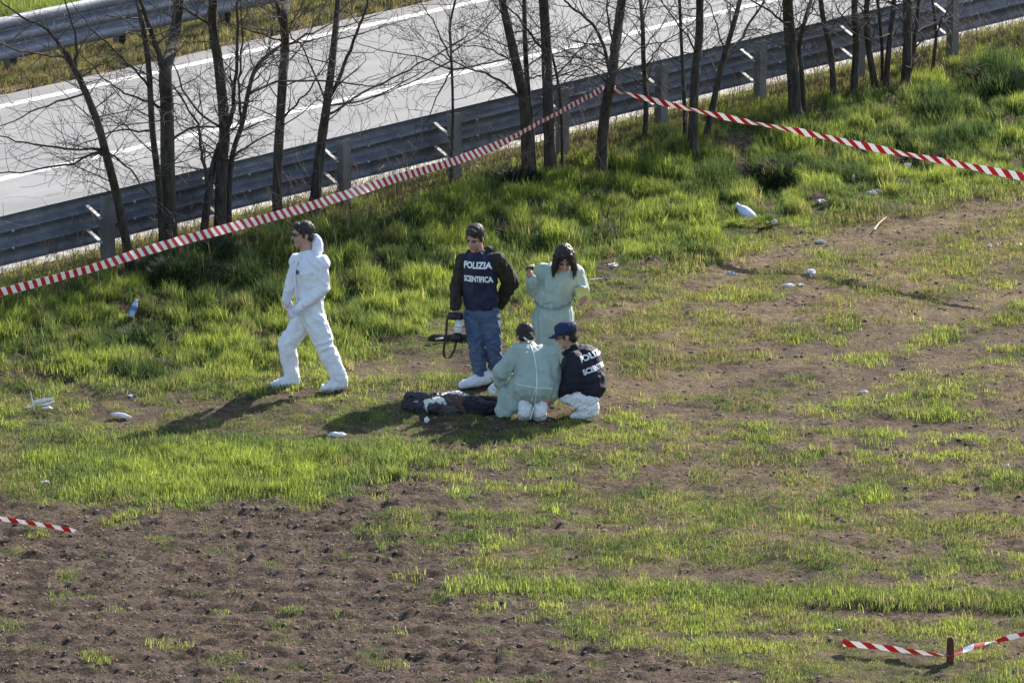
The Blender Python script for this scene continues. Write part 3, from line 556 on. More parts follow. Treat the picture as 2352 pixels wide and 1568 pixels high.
sz = .005+.020*rng.random(n)**4+.012*(rng.random(n) < .06)*rng.random(n)
scatter('soil_clods', np.stack([cx, cy, zat(cx, cy)], -1), np.stack([sz*rng.uniform(.8, 1.4, n), sz, sz], -1), np.stack([rng.normal(0, .3, n), rng.normal(0, .3, n), rng.uniform(0, 6.28, n)], -1), rng.integers(0, 5, n), np.ones((n, 3))*.1, [clodp(s) for s in range(5)], 'loose brown lumps of tilled soil in the bare patches of the field')
# ------------------------------------------------------------------ people
def cap(p0, p1, r0, r1, lat=None, k=1.0, n=16):
    p0 = Vector(p0); p1 = Vector(p1); ax = (p1-p0); Ln = ax.length; ax = ax.normalized() if Ln > 1e-6 else Vector((0, 0, 1))
    a = Vector(lat) if lat is not None else ax.orthogonal(); a = a-ax*a.dot(ax); a = a.normalized() if a.length > 1e-5 else ax.orthogonal().normalized(); b = ax.cross(a)
    prof = []
    for i in range(1, 5): t = math.pi/2*(1-i/4); prof.append((-r0*math.sin(t), r0*math.cos(t)))
    for i in range(1, 5):
        t = math.pi/2*(i/4)
        if i == 1: prof.append((Ln, r1))
        if i < 4: prof.append((Ln+r1*math.sin(t), r1*math.cos(t)))
    vs = [p0-ax*r0]; 
    for z, r in prof:
        r = max(r, 1e-4)
        for j in range(n):
            q = 2*math.pi*j/n; vs.append(p0+ax*z+a*(math.cos(q)*r*k)+b*(math.sin(q)*r))
    vs.append(p1+ax*r1); m = len(prof); fs = []
    for j in range(n): fs.append((0, 1+(j+1) % n, 1+j)); fs.append((len(vs)-1, 1+(m-1)*n+j, 1+(m-1)*n+(j+1) % n))
    for i in range(m-1):
        for j in range(n): fs.append((1+i*n+j, 1+i*n+(j+1) % n, 1+(i+1)*n+(j+1) % n, 1+(i+1)*n+j))
    return vs, fs
def ell(c, f, l, u, rf, rl, ru, n=16, m=10):
    c, f, l, u = map(Vector, (c, f, l, u)); vs = [c+u*ru]; fs = []
    for i in range(1, m):
        t = math.pi*i/m
        for j in range(n):
            q = 2*math.pi*j/n; vs.append(c+f*(rf*math.sin(t)*math.cos(q))+l*(rl*math.sin(t)*math.sin(q))+u*(ru*math.cos(t)))
    vs.append(c-u*ru)
    for j in range(n): fs.append((0, 1+j, 1+(j+1) % n)); fs.append((len(vs)-1, 1+(m-2)*n+(j+1) % n, 1+(m-2)*n+j))
    for i in range(m-2):
        for j in range(n): fs.append((1+i*n+j, 1+(i+1)*n+j, 1+(i+1)*n+(j+1) % n, 1+i*n+(j+1) % n))
    return vs, fs
def merge(root, name, segs, m, voxel=.01, smooth=4, amp=0, freq=14, stretch=(1, 1, .5), cuts=(), amp2=0, freq2=40):
    mb = MB()
    for vs, fs in segs: mb.add(vs, fs)
    me = bpy.data.meshes.new(name); me.from_pydata(mb.v, [], mb.f); me.update(); bm = bmesh.new(); bm.from_mesh(me); bmesh.ops.recalc_face_normals(bm, faces=bm.faces); bm.to_mesh(me); bm.free()
    t = bpy.data.objects.new('tmp', me); C.objects.link(t)
    rm = t.modifiers.new('r', 'REMESH'); rm.mode = 'VOXEL'; rm.voxel_size = voxel
    if smooth: s_ = t.modifiers.new('s', 'SMOOTH'); s_.iterations = smooth; s_.factor = .5
    dg = bpy.context.evaluated_depsgraph_get(); out = bpy.data.meshes.new_from_object(t.evaluated_get(dg)); bpy.data.objects.remove(t); bpy.data.meshes.remove(me)
    out.name = name
    if amp or amp2:
        nv = len(out.vertices); co = np.empty(nv*3, np.float32); out.vertices.foreach_get('co', co); co = co.reshape(-1, 3); no = np.array([v.normal[:] for v in out.vertices]); seed = len(name)*3.7+sum(map(ord, name))*.1
        S_ = Vector(stretch)
        dsp = np.empty(nv)
        for i in range(nv):
            p = Vector(co[i]); q = Vector((p.x*S_.x, p.y*S_.y, p.z*S_.z))*freq+Vector((seed, 0, 0)); w_ = mnoise.noise(q*.35)*1.3; a = 1-2*abs(mnoise.noise(q+Vector((w_, w_, -w_))))**.75; dsp[i] = amp*(a-.45)+amp*.35*(1-2*abs(mnoise.noise(q*2.1)))
            if amp2: dsp[i] += amp2*mnoise.noise(p*freq2)
        co = co+no*dsp[:, None]; out.vertices.foreach_set('co', co.astype(np.float32).ravel()); out.update()
    if cuts:
        bm = bmesh.new(); bm.from_mesh(out)
        for pt, nr in cuts:
            g = bm.verts[:]+bm.edges[:]+bm.faces[:]; r = bmesh.ops.bisect_plane(bm, geom=g, plane_co=Vector(pt), plane_no=Vector(nr), clear_outer=True)
            ed = [e for e in r['geom_cut'] if isinstance(e, bmesh.types.BMEdge)]
            try: bmesh.ops.holes_fill(bm, edges=ed)
            except Exception: pass
        bm.to_mesh(out); bm.free()
    return new_obj(name, out, root, m, smooth=True)
V = Vector
def frame(f, up=(0, 0, 1)):
    u = V(up).normalized(); f = V(f); f = (f-u*f.dot(u)).normalized(); return f, u.cross(f), u
def head_segs(c, fr, neck):
    f, l, u = fr; c = V(c)
    s = [ell(c+u*.03-f*.012, f, l, u, .098, .077, .090), ell(c-u*.042+f*.02, f, l, u, .072, .060, .078), ell(c-u*.098+f*.056, f, l, u, .032, .034, .024),
         cap(c+f*.088+u*.008, c+f*.108-u*.028, .009, .014), ell(c+f*.078+u*.022, f, l, u, .018, .052, .011), ell(c+f*.077-u*.064, f, l, u, .016, .026, .010),
         cap(V(neck), c-u*.05-f*.022, .062, .056)]
    for k in (-1, 1): s += [ell(c+l*k*.077-u*.012-f*.008, f, l, u, .020, .010, .032), ell(c+f*.055+l*k*.035-u*.03, f, l, u, .03, .025, .025)]
    return s
def hair_short(root, c, fr, m, amp2=.012, nape=True):
    f, l, u = fr; c = V(c); s = [ell(c+u*.048-f*.022, f, l, u, .103, .088, .086), ell(c-f*.055-u*.022, f, l, u, .055, .074, .068), cap(c+f*.05+u*.10, c+f*.068+u*.088, .028, .024, l, 1.9)]
    for k in (-1, 1): s.append(cap(c+l*k*.072+u*.02+f*.01, c+l*k*.073-u*.02+f*.012, .016, .010))
    o = merge(root, 'hair', s, m, .006, 4, .003, 30, (1, 1, .4), amp2=.002, freq2=60); strands(o, fr, 1500, .022, .0012, m, .2, int(abs(c.x)*1000)); return o
def strands(o, fr, n, ln, w_, m, down=.5, seed=1):
    f, l, u = fr; rs = random.Random(seed); me = o.data; ps = me.polygons; vs = []; fs = []
    for _ in range(n):
        p = ps[rs.randrange(len(ps))]; c = p.center; nr = p.normal; d = (nr*.55-u*down-f*.25+V((rs.gauss(0, .25), rs.gauss(0, .25), rs.gauss(0, .25)))).normalized(); s_ = d.cross(nr); s_ = (s_.normalized() if s_.length > 1e-4 else l)*w_; L_ = ln*rs.uniform(.5, 1.3); k = len(vs)
        vs += [c-s_-nr*.003, c+s_-nr*.003, c+d*L_]; fs.append((k, k+1, k+2))
    mb = MB(); mb.add(vs, fs); h = mb.obj('strands', m, o); h['kind'] = 'stuff'; return h
def hand_segs(wr, d, pn, curl=.5, s=1.0, thumb=1):
    wr = V(wr); d = V(d).normalized(); pn = V(pn); pn = (pn-d*pn.dot(d)).normalized(); l = pn.cross(d)*thumb
    out = [cap(wr, wr+d*.05*s, .026*s, .032*s, l, 1.25)]
    pn_ = pn
    for i, (o, L_) in enumerate(((.030, .068), (.010, .078), (-.011, .072), (-.031, .055))):
        b = wr+d*.078*s+l*o*s; d1 = (d*math.cos(curl*.6)+pn_*math.sin(curl*.6)); d2 = (d*math.cos(curl*1.5)+pn_*math.sin(curl*1.5)); m_ = b+d1*L_*.5*s
        out += [cap(b-d*.02*s, m_, .0105*s, .0095*s, n=10), cap(m_, m_+d2*L_*.5*s, .0095*s, .0075*s, n=10)]
    t0 = wr+d*.025*s+l*.028*s; t1 = t0+(d*.6+l*.7+pn_*.3).normalized()*.042*s; out += [cap(t0, t1, .015*s, .012*s, n=10), cap(t1, t1+(d*.8+pn_*.5+l*.1).normalized()*.032*s, .012*s, .009*s, n=10)]
    return out
def limb(a, b, c, r): return [cap(a, b, r[0], r[1]), cap(b, c, r[1], r[2])]
def body_segs(J, slim=1.0, hands=(('L', .5), ('R', .5)), hand_dir=None, pn=None):
    k = slim; s = []
    s += [cap(J['pelvis'], J['waist'], .105*k, .095*k, J['hl'], 1.35), cap(J['waist'], J['chest'], .095*k, .115*k, J['cl'], 1.35), cap(J['shL'], J['shR'], .06*k, .06*k)]
    s.append(cap(J['chest'], J['neck'], .10*k, .06, J['cl'], 1.2))
    s += head_segs(J['head'], J['hf'], J['neck'])
    for q in 'LR':
        s += limb(J['sh'+q], J['el'+q], J['wr'+q], (.052*k, .040*k, .029*k)); s += limb(J['hip'+q], J['kn'+q], J['an'+q], (.085*k, .058*k, .042*k))
        s.append(cap(J['an'+q]-V((0, 0, .02)), J['to'+q], .04, .03))
        s += hand_segs(J['wr'+q], J['hd'+q], J['pn'+q], J.get('curl'+q, .5), .95, J.get('th'+q, 1))
    return s
def make_joints(anchor, spec, **kw):
    ay = anchor[1]; J = {}
    for k, (a, b, dy) in spec.items(): J[k] = V(at_y(a, b, ay+dy)-anchor)
    for k, v in kw.items(): J[k] = v
    J['hf'] = frame(*J['hf'])
    return J
skin = mat('skin', (.42, .25, .19), .55, (.36, .20, .15), 25, spec=.35)
dark_hair = mat('dark_brown_hair', (.030, .020, .015), .6, (.014, .010, .008), 60, spec=.4, stretch=(1, 1, .2))
white_suit = mat('white_nonwoven_fabric', (.79, .80, .86), .75, (.73, .74, .81), 7, trans=.12, bump=.003, bscale=90)
white_cov = mat('white_plastic_cover', (.80, .80, .82), .6, (.70, .70, .73), 14, trans=.1, bump=.004, bscale=60)
navy = mat('navy_nylon', (.012, .016, .042), .7, (.008, .011, .030), 12, spec=.3)
navy_cap = mat('blue_cap_cloth', (.018, .028, .085), .8, (.012, .020, .06), 20)
olive_dark = mat('dark_olive_cloth', (.028, .026, .017), .85, (.018, .017, .012), 14, bump=.003, bscale=120)
black_cloth = mat('black_cloth', (.014, .013, .016), .85, (.009, .009, .011), 14, bump=.003, bscale=100)
denim = mat('blue_denim', (.085, .125, .21), .85, (.05, .078, .145), 9, bump=.002, bscale=200)
surg = mat('pale_green_gown', (.37, .45, .41), .8, (.32, .40, .37), 5, trans=.12, bump=.002, bscale=120)
tie_m = mat('pale_gown_tape', (.62, .72, .68), .8)
lens_dark = mat('dark_glass', (.01, .01, .012), .2, spec=.6)
print_m = mat('white_print', (.78, .78, .80), .7, (.70, .70, .73), 40)
glove_m = mat('pale_latex', (.62, .58, .66), .5, (.54, .50, .60), 20)
glove_p = mat('blue_nitrile', (.22, .17, .36), .5, (.16, .12, .28), 20)
black_plastic = mat('black_plastic', (.012, .012, .014), .45)
def shoe(root, heel, toe, m, name='shoe_cover', r=.052, cuff=None):
    h, t = V(heel), V(toe); d = (t-h); lat = d.cross(V((0, 0, 1))); s = [cap(h, h+d*.55, r, r*1.02, lat, 1.0), cap(h+d*.5, t, r, r*.62, lat, 1.15)]
    if cuff is not None: s.append(cap(h+V((0, 0, .02)), V(cuff), r*1.05, r*1.12))
    return merge(root, name, s, m, .008, 2, .007, 26, (1, 1, .8))
def lettering(root, txt, target, c, r, u, nrm, size, m, name='lettering', width=None, off=.004):
    cu = bpy.data.curves.new('t', 'FONT'); cu.body = txt; cu.size = size; cu.align_x = 'CENTER'; cu.align_y = 'CENTER'; cu.offset = size*.04; cu.resolution_u = 3
    to = bpy.data.objects.new('t', cu); C.objects.link(to); dg = bpy.context.evaluated_depsgraph_get(); me = bpy.data.meshes.new_from_object(to.evaluated_get(dg)); bpy.data.objects.remove(to)
    bm = bmesh.new(); bm.from_mesh(me); bmesh.ops.triangulate(bm, faces=bm.faces)
    for _ in range(3):
        le = [e for e in bm.edges if e.calc_length() > size*.16]
        if le: bmesh.ops.subdivide_edges(bm, edges=le, cuts=1); bmesh.ops.triangulate(bm, faces=bm.faces)
    c, r, u, nrm = V(c), V(r).normalized(), V(u), V(nrm).normalized(); u = (u-r*u.dot(r)).normalized(); 
    xs_ = [v.co.x for v in bm.verts]; kx = (width/(max(xs_)-min(xs_))) if width else 1
    dg = bpy.context.evaluated_depsgraph_get(); tb = bmesh.new(); tb.from_mesh(target.data); bv = BVHTree.FromBMesh(tb)
    for v in bm.verts:
        p = c+r*(v.co.x*kx)+u*v.co.y; hit = bv.ray_cast(p+nrm*.5, -nrm)
        v.co = (hit[0]+nrm*off) if hit[0] is not None else p
    g = bmesh.ops.extrude_face_region(bm, geom=bm.faces[:]); 
    for v in [e for e in g['geom'] if isinstance(e, bmesh.types.BMVert)]: v.co += nrm*.0012
    bm.to_mesh(me); bm.free(); tb.free(); me.update()
    return new_obj(name, me, root, m)
def ribbon(root, name, pts, m, w_=.006, target=None, nrm=(0, -1, 0), off=.004):
    nrm = V(nrm).normalized(); P = [V(p) for p in catmull(pts, 8)]
    if target is not None:
        tb = bmesh.new(); tb.from_mesh(target.data); bv = BVHTree.FromBMesh(tb); Q = []
        for p in P:
            h = bv.ray_cast(p+nrm*.6, -nrm); Q.append(h[0]+nrm*off if h[0] is not None else p)
        P = Q; tb.free()
    mb = MB(); mb.tube(P, w_/2, 6); return mb.obj(name, m, root)
# ---- man in the white coverall
A1 = gpt(705, 890); r1 = empty('person', A1, 'man in a white hooded coverall and sunglasses walking toward the left, hood down', 'person')
J = make_joints(A1, dict(pelvis=(713, 718, 0), waist=(712, 680, 0), chest=(711, 618, 0), neck=(704, 582, 0), head=(695, 538, 0), shL=(737, 605, -.12), elL=(743, 662, -.15), wrL=(689, 706, -.20), shR=(684, 602, .12), elR=(668, 655, .1), wrR=(659, 686, .10),
     hipL=(724, 735, -.07), knL=(752, 808, -.09), anL=(780, 868, -.10), toL=(744, 890, -.13), hipR=(698, 735, .07), knR=(659, 790, .05), anR=(670, 866, .05), toR=(624, 886, .0)),
     hl=V((.5, -.86, 0)), cl=V((.5, -.86, 0)), hf=((-.93, -.36, -.05), (-.05, 0, 1)), hdL=V((-.75, -.05, -.55)), pnL=V((.2, .9, -.4)), hdR=V((.25, .1, -1)), pnR=V((.3, .8, 0)))
merge(r1, 'body', body_segs(J), skin, .008, 1)
hl = J['hl']
s = [cap(J['pelvis']-V((0, 0, .02)), J['waist'], .125, .112, hl, 1.3), cap(J['waist'], J['chest'], .118, .142, hl, 1.25), cap(J['chest'], J['neck']-V((0, 0, .035)), .15, .085, hl, 1.25), cap(J['shL'], J['shR'], .082, .078), cap(J['neck']-V((0, 0, .05)), J['shL']-V((0, 0, .005)), .085, .078), cap(J['neck']-V((0, 0, .05)), J['shR']-V((0, 0, .005)), .085, .074), cap(J['shL'], J['waist']+J['hl']*.10, .085, .075), cap(J['shR'], J['waist']-J['hl']*.10, .085, .075), cap(J['chest']+V((.06, .02, .0)), J['waist']+V((.045, .02, .04)), .12, .11, hl, 1.2)]
s += [cap(J['shL'], J['elL'], .070, .060), cap(J['elL'], J['wrL'], .060, .044), cap(J['shR'], J['elR'], .068, .056), cap(J['elR'], J['wrR'], .062, .046)]
s += [cap(J['hipL'], J['knL'], .112, .088), cap(J['knL'], J['anL'], .088, .074), cap(J['hipR'], J['knR'], .112, .090), cap(J['knR'], J['anR'], .088, .072)]
merge(r1, 'coverall', s, white_suit, .008, 4, .013, 8.0, (1, 1, 1.0), amp2=.001, freq2=22)
f, l, u = J['hf']
merge(r1, 'hood', [ell(J['neck']-f*.105+u*.06, f, l, u, .055, .110, .115), ell(J['neck']-f*.07+u*.0, f, l, u, .06, .11, .05), cap(J['neck']+l*.07-f*.0-u*.0, J['neck']+f*.06-u*.035, .026, .018), cap(J['neck']-l*.07, J['neck']+f*.06-u*.035, .026, .018)], white_suit, .007, 2, .008, 25, amp2=.004)
zp = [J['neck']+f*.09-u*.06, J['chest']+f*.19+l*.02, J['waist']+f*.16+l*.02, J['pelvis']+f*.16+l*.02]
mbz = MB(); mbz.tube(catmull([J['neck']+f*.085-u*.05, J['chest']+f*.155+l*.012, J['waist']+f*.142+l*.012, J['pelvis']+f*.145], 5), .010, 6); mbz.obj('zip_flap', white_suit, r1, True)
hair_short(r1, J['head'], J['hf'], mat('greying_hair', (.05, .04, .035), .6, (.02, .016, .014), 60, stretch=(1, 1, .2)), .016)
g = MB(); c = J['head']+u*.012
for k in (-1, 1):
    vs, fs = ell(c+f*.098+l*k*.033, f, l, u, .007, .029, .021, 12, 6); g.add(vs, fs); g.tube([c+f*.09+l*k*.058+u*.008, c+f*.03+l*k*.082+u*.008, c-f*.02+l*k*.08], .003, 5)
g.tube([c+f*.105-l*.01+u*.006, c+f*.105+l*.01+u*.006], .003, 5); g.obj('sunglasses', lens_dark, r1)
for q in 'LR': merge(r1, 'glove', [cap(J['wr'+q]-J['hd'+q].normalized()*.03, J['wr'+q]+J['hd'+q].normalized()*.01, .036, .032)]+hand_segs(J['wr'+q], J['hd'+q], J['pn'+q], .5, 1.05), glove_m, .005, 1)
shoe(r1, V(at_y(676, 874, A1[1]+.05)-A1), J['toR'], white_cov, cuff=J['anR']+V((0, 0, .05)), r=.056); shoe(r1, V(at_y(786, 880, A1[1]-.1)-A1), J['toL'], white_cov, cuff=J['anL']+V((0, 0, .05)), r=.056)
badge = MB(); badge.box(J['chest']+f*.15+l*.06+V((0, 0, .0)), l*.018, f*.002, V((0, 0, .022))); badge.obj('chest_emblem', navy_cap, r1)
# ---- photographer
A2 = gpt(1112, 886); r2 = empty('person', A2, 'bearded man in jeans and lettered navy vest, looking down, camera in hand', 'person')
J = make_joints(A2, dict(pelvis=(1106, 712, 0), waist=(1103, 672, 0), chest=(1102, 612, 0), neck=(1097, 582, .01), head=(1091, 546, -.05), shR=(1065, 598, .08), elR=(1050, 655, .07), wrR=(1046, 704, -.02), shL=(1143, 600, -.06), elL=(1174, 648, .08), wrL=(1148, 697, .16),
     hipR=(1088, 722, .05), knR=(1094, 795, .02), anR=(1104, 860, .06), toR=(1062, 884, -.05), hipL=(1124, 722, -.02), knL=(1133, 792, .0), anL=(1140, 858, .16), toL=(1100, 876, .12)),
     hl=V((.92, -.38, 0)), cl=V((.92, -.38, 0)), hf=((-.42, -.80, -.45), (-.12, -.35, 1)), hdR=V((-.05, -.2, -1)), pnR=V((.8, .5, 0)), hdL=V((-.6, .3, -.6)), pnL=V((.2, .9, 0)), curlR=1.0)
merge(r2, 'body', body_segs(J), skin, .008, 1)
hl = J['hl']
arms = [cap(J['shR'], J['elR'], .072, .066), cap(J['elR'], J['wrR'], .066, .05), cap(J['shL'], J['elL'], .082, .080), cap(J['elL'], J['wrL'], .080, .055)]
merge(r2, 'jacket', [cap(J['waist']-V((0, 0, .02)), J['chest'], .115, .13, hl, 1.3), cap(J['shL'], J['shR'], .075, .075)]+arms, olive_dark, .009, 3, .014, 14, amp2=.004)
vest = merge(r2, 'vest', [cap(J['pelvis']+V((0, 0, .09)), J['waist'], .142, .140, hl, 1.22), cap(J['waist'], J['chest'], .140, .140, hl, 1.22), cap(J['chest'], J['neck']-V((0, 0, .06)), .14, .10, hl, 1.3), cap(J['shL']*.86+J['shR']*.14, J['shR']*.86+J['shL']*.14, .082, .082)], navy, .009, 3, .014, 9, (1, 1, .6), cuts=[(J['pelvis']+V((0, 0, -.01)), (0, 0, -1))])
f, l, u = frame((-.42, -.8, 0))
merge(r2, 'collar', [cap(J['neck']+l*.085-f*.02, J['neck']-l*.085-f*.02, .038, .038), cap(J['neck']-f*.06+l*.06, J['neck']-f*.06-l*.06, .05, .05), cap(J['neck']+l*.08, J['neck']+f*.09-V((0, 0, .07)), .028, .022), cap(J['neck']-l*.08, J['neck']+f*.09-V((0, 0, .07)), .028, .022), cap(J['neck']-f*.07+l*.09+V((0, 0, .02)), J['neck']-f*.10+l*.03-V((0, 0, .04)), .05, .05)], black_cloth, .008, 2, .008, 20)
jz = [cap(J['pelvis'], J['pelvis']+V((0, 0, .05)), .12, .12, hl, 1.2)]
for q in 'LR': jz += [cap(J['hip'+q], J['kn'+q], .098, .078), cap(J['kn'+q], J['an'+q]+V((0, 0, -.01)), .076, .068)]
merge(r2, 'jeans', jz, denim, .009, 2, .014, 14, (1, 1, 1.2), amp2=.004)
hair_short(r2, J['head'], J['hf'], dark_hair)
f, l, u = J['hf']; c = J['head']
merge(r2, 'beard', [cap(c-u*.10+f*.055, c-u*.075+f*.068, .026, .018, l, 1.5), cap(c-u*.098+f*.04+l*.02, c-u*.098+f*.04-l*.02, .024, .024)], mat('stubble', (.10, .065, .045), .9), .006, 1)
def eyes(root, J):
    f, l, u = J['hf']; c = J['head']
    for k in (-1, 1):
        e = MB(); vs, fs = ell(c+f*.084+l*k*.032+u*.004, f, l, u, .010, .014, .008, 10, 6); e.add(vs, fs); e.obj('eye', lens_dark, root, True)
        b = MB(); b.tube([c+f*.094+l*k*.014+u*.024, c+f*.092+l*k*.036+u*.028, c+f*.078+l*k*.056+u*.022], .0045, 5); b.obj('eyebrow', dark_hair, root, True)
eyes(r2, J)
nf = V((-.30, -.93, .1))
def on2(vx, vy): return V(at_y(vx, vy, A2[1]-.1)-A2)
lettering(r2, 'POLIZIA', vest, on2(1096.5, 609.5), V((.94, -.3, .02)), V((0, 0, 1)), nf, .088, print_m, width=.285)
lettering(r2, 'SCIENTIFICA', vest, on2(1098, 641), V((.94, -.3, .0)), V((0, 0, 1)), nf, .078, print_m, width=.285)
shoe(r2, V(at_y(1120, 867, A2[1]+.06)-A2), J['toR'], white_cov, cuff=V(at_y(1117, 862, A2[1]+.06)-A2), r=.062); shoe(r2, V(at_y(1142, 862, A2[1]+.16)-A2), J['toL'], white_cov, r=.05, cuff=J['anL']+V((0, 0, .03)))
# camera in his hand
cb = V(J['wrR'])+V(A2)+V((-.0, -.03, -.09)); ct = empty('camera', cb, 'black camera with a pale telephoto lens hanging from the hand of the man in jeans', 'camera')
f3 = V((-.05, -.35, -1)).normalized(); l3 = V((1, -.3, 0)).normalized(); n3 = f3.cross(l3)
b = MB(); b.box((0, 0, 0), l3*.065, n3*.05, f3*.035); b.box(n3*.055, l3*.025, n3*.014, f3*.028); o = b.obj('camera_body', black_plastic, ct); bv_ = o.modifiers.new('b', 'BEVEL'); bv_.width = .01; bv_.segments = 2
o1 = V((.035, 0, -.03)); pale = mat('pale_lens_paint', (.78, .77, .74), .4)
b = MB(); b.tube([o1, o1+f3*.05, o1+f3*.052, o1+f3*.10, o1+f3*.102, o1+f3*.135], [.036, .036, .040, .040, .036, .036], 16); b.obj('lens', pale, ct, True)
b = MB(); e = o1+f3*.135+V((-.012, 0, 0)); b.tube([e, e+f3*.015, e+f3*.085], [.038, .046, .062], 16); b.obj('lens_hood', black_plastic, ct, True)
b = MB(); b.tube([o1+f3*.078, o1+f3*.084], [.0425, .0425], 16); b.obj('lens_ring', black_plastic, ct)
def loc_c(vx, vy, dy=-.05): return V(at_y(vx, vy, A2[1]+dy))-cb
st = MB(); sp_ = catmull([l3*-.06, loc_c(1027, 735), loc_c(1024, 775), loc_c(1019, 803), loc_c(1023, 821), loc_c(1036, 818), loc_c(1047, 790), loc_c(1048, 762), o1+f3*.11+V((-.04, 0, 0))], 6); prev = None
for a, b_ in zip(sp_[:-1], sp_[1:]):
    a, b_ = V(a), V(b_); d_ = (b_-a); st.box((a+b_)/2, d_*.53, V((.011, -.006, 0)), d_.cross(V((1, -.5, 0))).normalized()*.0015)
st.obj('strap', black_plastic, ct)
# ---- standing woman in the gown
A3 = gpt(1272, 884); r3 = empty('person', A3, 'dark haired woman standing in a pale green surgical gown, reading a yellow paper', 'person')
J = make_joints(A3, dict(pelvis=(1270, 725, 0), waist=(1272, 690, 0), chest=(1286, 638, -.02), neck=(1293, 612, -.05), head=(1296, 593, -.16), shR=(1250, 622, .0), elR=(1230, 664, .0), wrR=(1219, 638, -.12), shL=(1324, 626, -.02), elL=(1335, 668, .0), wrL=(1337, 682, -.2),
     hipR=(1252, 735, 0), knR=(1250, 800, -.02), anR=(1250, 865, 0), toR=(1250, 885, -.16), hipL=(1288, 735, 0), knL=(1290, 800, -.02), anL=(1292, 865, 0), toL=(1294, 885, -.16)),
     hl=V((1, .0, 0)), cl=V((1, 0, 0)), hf=((.05, -.75, -.6), (.0, -.6, .8)), hdR=V((-.25, -.1, .9)), pnR=V((.7, -.5, .1)), hdL=V((.1, -.6, -.35)), pnL=V((-.7, 0, .6)), curlR=1.1, curlL=.9)
merge(r3, 'body', body_segs(J, .9), skin, .008, 1)
s = [cap(J['waist']+V((0, 0, .03)), J['chest'], .155, .15, J['hl'], 1.22), cap(J['chest'], J['neck']-V((0, 0, .03)), .14, .08, J['hl'], 1.3), cap(J['shL'], J['shR'], .072, .072),
     cap(J['shR'], J['elR'], .078, .080), cap(J['elR'], J['wrR']-J['hdR'].normalized()*.02, .078, .056), cap(J['shL'], J['elL'], .078, .072), cap(J['elL'], J['wrL']-J['hdL'].normalized()*.08, .070, .052)]
merge(r3, 'gown_top', s, surg, .009, 3, .016, 9, (1, 1, .45), amp2=.004, freq2=24)
ft = V(at_y(1272, 850, A3[1])-A3)
sk = merge(r3, 'gown_skirt', [cap(J['waist']+V((0, 0, -.0)), J['pelvis'], .135, .158, J['hl'], 1.2), cap(J['pelvis'], ft, .162, .17, J['hl'], 1.2), cap(ft, ft-V((0, 0, .2)), .17, .17, J['hl'], 1.2)], surg, .01, 3, .022, 12, (1, 1, .12), cuts=[(ft+V((0, 0, -.02)), (0, 0, -1))], amp2=.004)
beltp = [J['waist']+V((-.19, -.02, -.0)), J['waist']+V((-.13, -.13, -.035)), J['waist']+V((0, -.16, -.05)), J['waist']+V((.13, -.13, -.02)), J['waist']+V((.18, -.02, .02))]
ribbon(r3, 'belt', beltp, mat('gown_belt_cloth', (.18, .30, .27), .85), .016)
f, l, u = J['hf']; c = J['head']
s = [ell(c+u*.045-f*.025, f, l, u, .108, .092, .092), ell(c-f*.06-u*.01, f, l, u, .06, .085, .08)]
dn = V((0, .05, -1))
for k in (-1, 1): s += [cap(c+l*k*.072+u*.05+f*.0, c+l*k*.095+dn*.10+f*.01, .034, .030), cap(c+l*k*.095+dn*.08, c+l*k*.105+dn*.175-f*.01, .030, .014), cap(c+l*k*.06+u*.085+f*.045, c+l*k*.09+f*.045+dn*.05, .020, .014)]
s += [cap(c+l*.09+dn*.05+f*.02, c+l*.095+dn*.21+f*.0, .016, .006)]
hm_ = mat('dark_chestnut_hair', (.035, .018, .014), .5, (.012, .008, .007), 70, stretch=(1, 1, .12)); ho = merge(r3, 'hair', s, hm_, .006, 3, .006, 45, (1, 1, .12)); strands(ho, (V((0, -1, 0)), V((1, 0, 0)), V((0, 0, 1))), 1500, .05, .0015, hm_, 1.6, 4)
eyes(r3, J)
for q in 'LR': shoe(r3, J['an'+q]-V((0, 0, .06)), J['to'+q]+V((0, 0, .03)), white_cov, cuff=J['an'+q]+V((0, 0, .02)))
paper_m = mat('yellow_paper', (.62, .60, .22), .7, (.52, .50, .18), 8)
def PW(vx, vy, dy): return V(at_y(vx, vy, A3[1]+dy))
pc = [PW(1319.5, 663, -.28), PW(1350, 659, -.30), PW(1361, 688, -.24), PW(1329, 694, -.24)]
pb = MB(); n_ = (pc[1]-pc[0]).cross(pc[3]-pc[0]).normalized(); o_ = sum(pc, V())/4
grid = [[pc[0].lerp(pc[1], i/6).lerp(pc[3].lerp(pc[2], i/6), j/5)+n_*(.012*math.sin(i*.9)+.006*math.sin(j*1.3)) for i in range(7)] for j in range(6)]
vs = [p for r_ in grid for p in r_]+[p+n_*.002 for r_ in grid for p in r_]; fs = []
for j in range(5):
    for i in range(6): a = j*7+i; fs += [(a, a+1, a+8, a+7), (a+42, a+49, a+50, a+43)]
tag(pb.add(vs, fs).obj('paper', paper_m, loc=tuple(o_)), 'creased yellow sheet of paper held up by the standing woman', 'paper')
hp = V(A3)+J['wrR']+J['hdR'].normalized()*.105+V((.02, -.03, 0)); rc = empty('recorder', hp, 'small dark handheld device with a bright end in the raised hand of the woman', 'handheld device')
b = MB(); b.box((0, 0, 0), V((.035, -.01, .012)), V((.003, .012, 0)), V((-.006, 0, .018))); o = b.obj('case', black_plastic, rc); bv_ = o.modifiers.new('b', 'BEVEL'); bv_.width = .005
b = MB(); b.box(V((.022, -.008, .030)), V((.016, -.005, .006)), V((.003, .010, 0)), V((-.003, 0, .009))); b.obj('tip', print_m, rc)
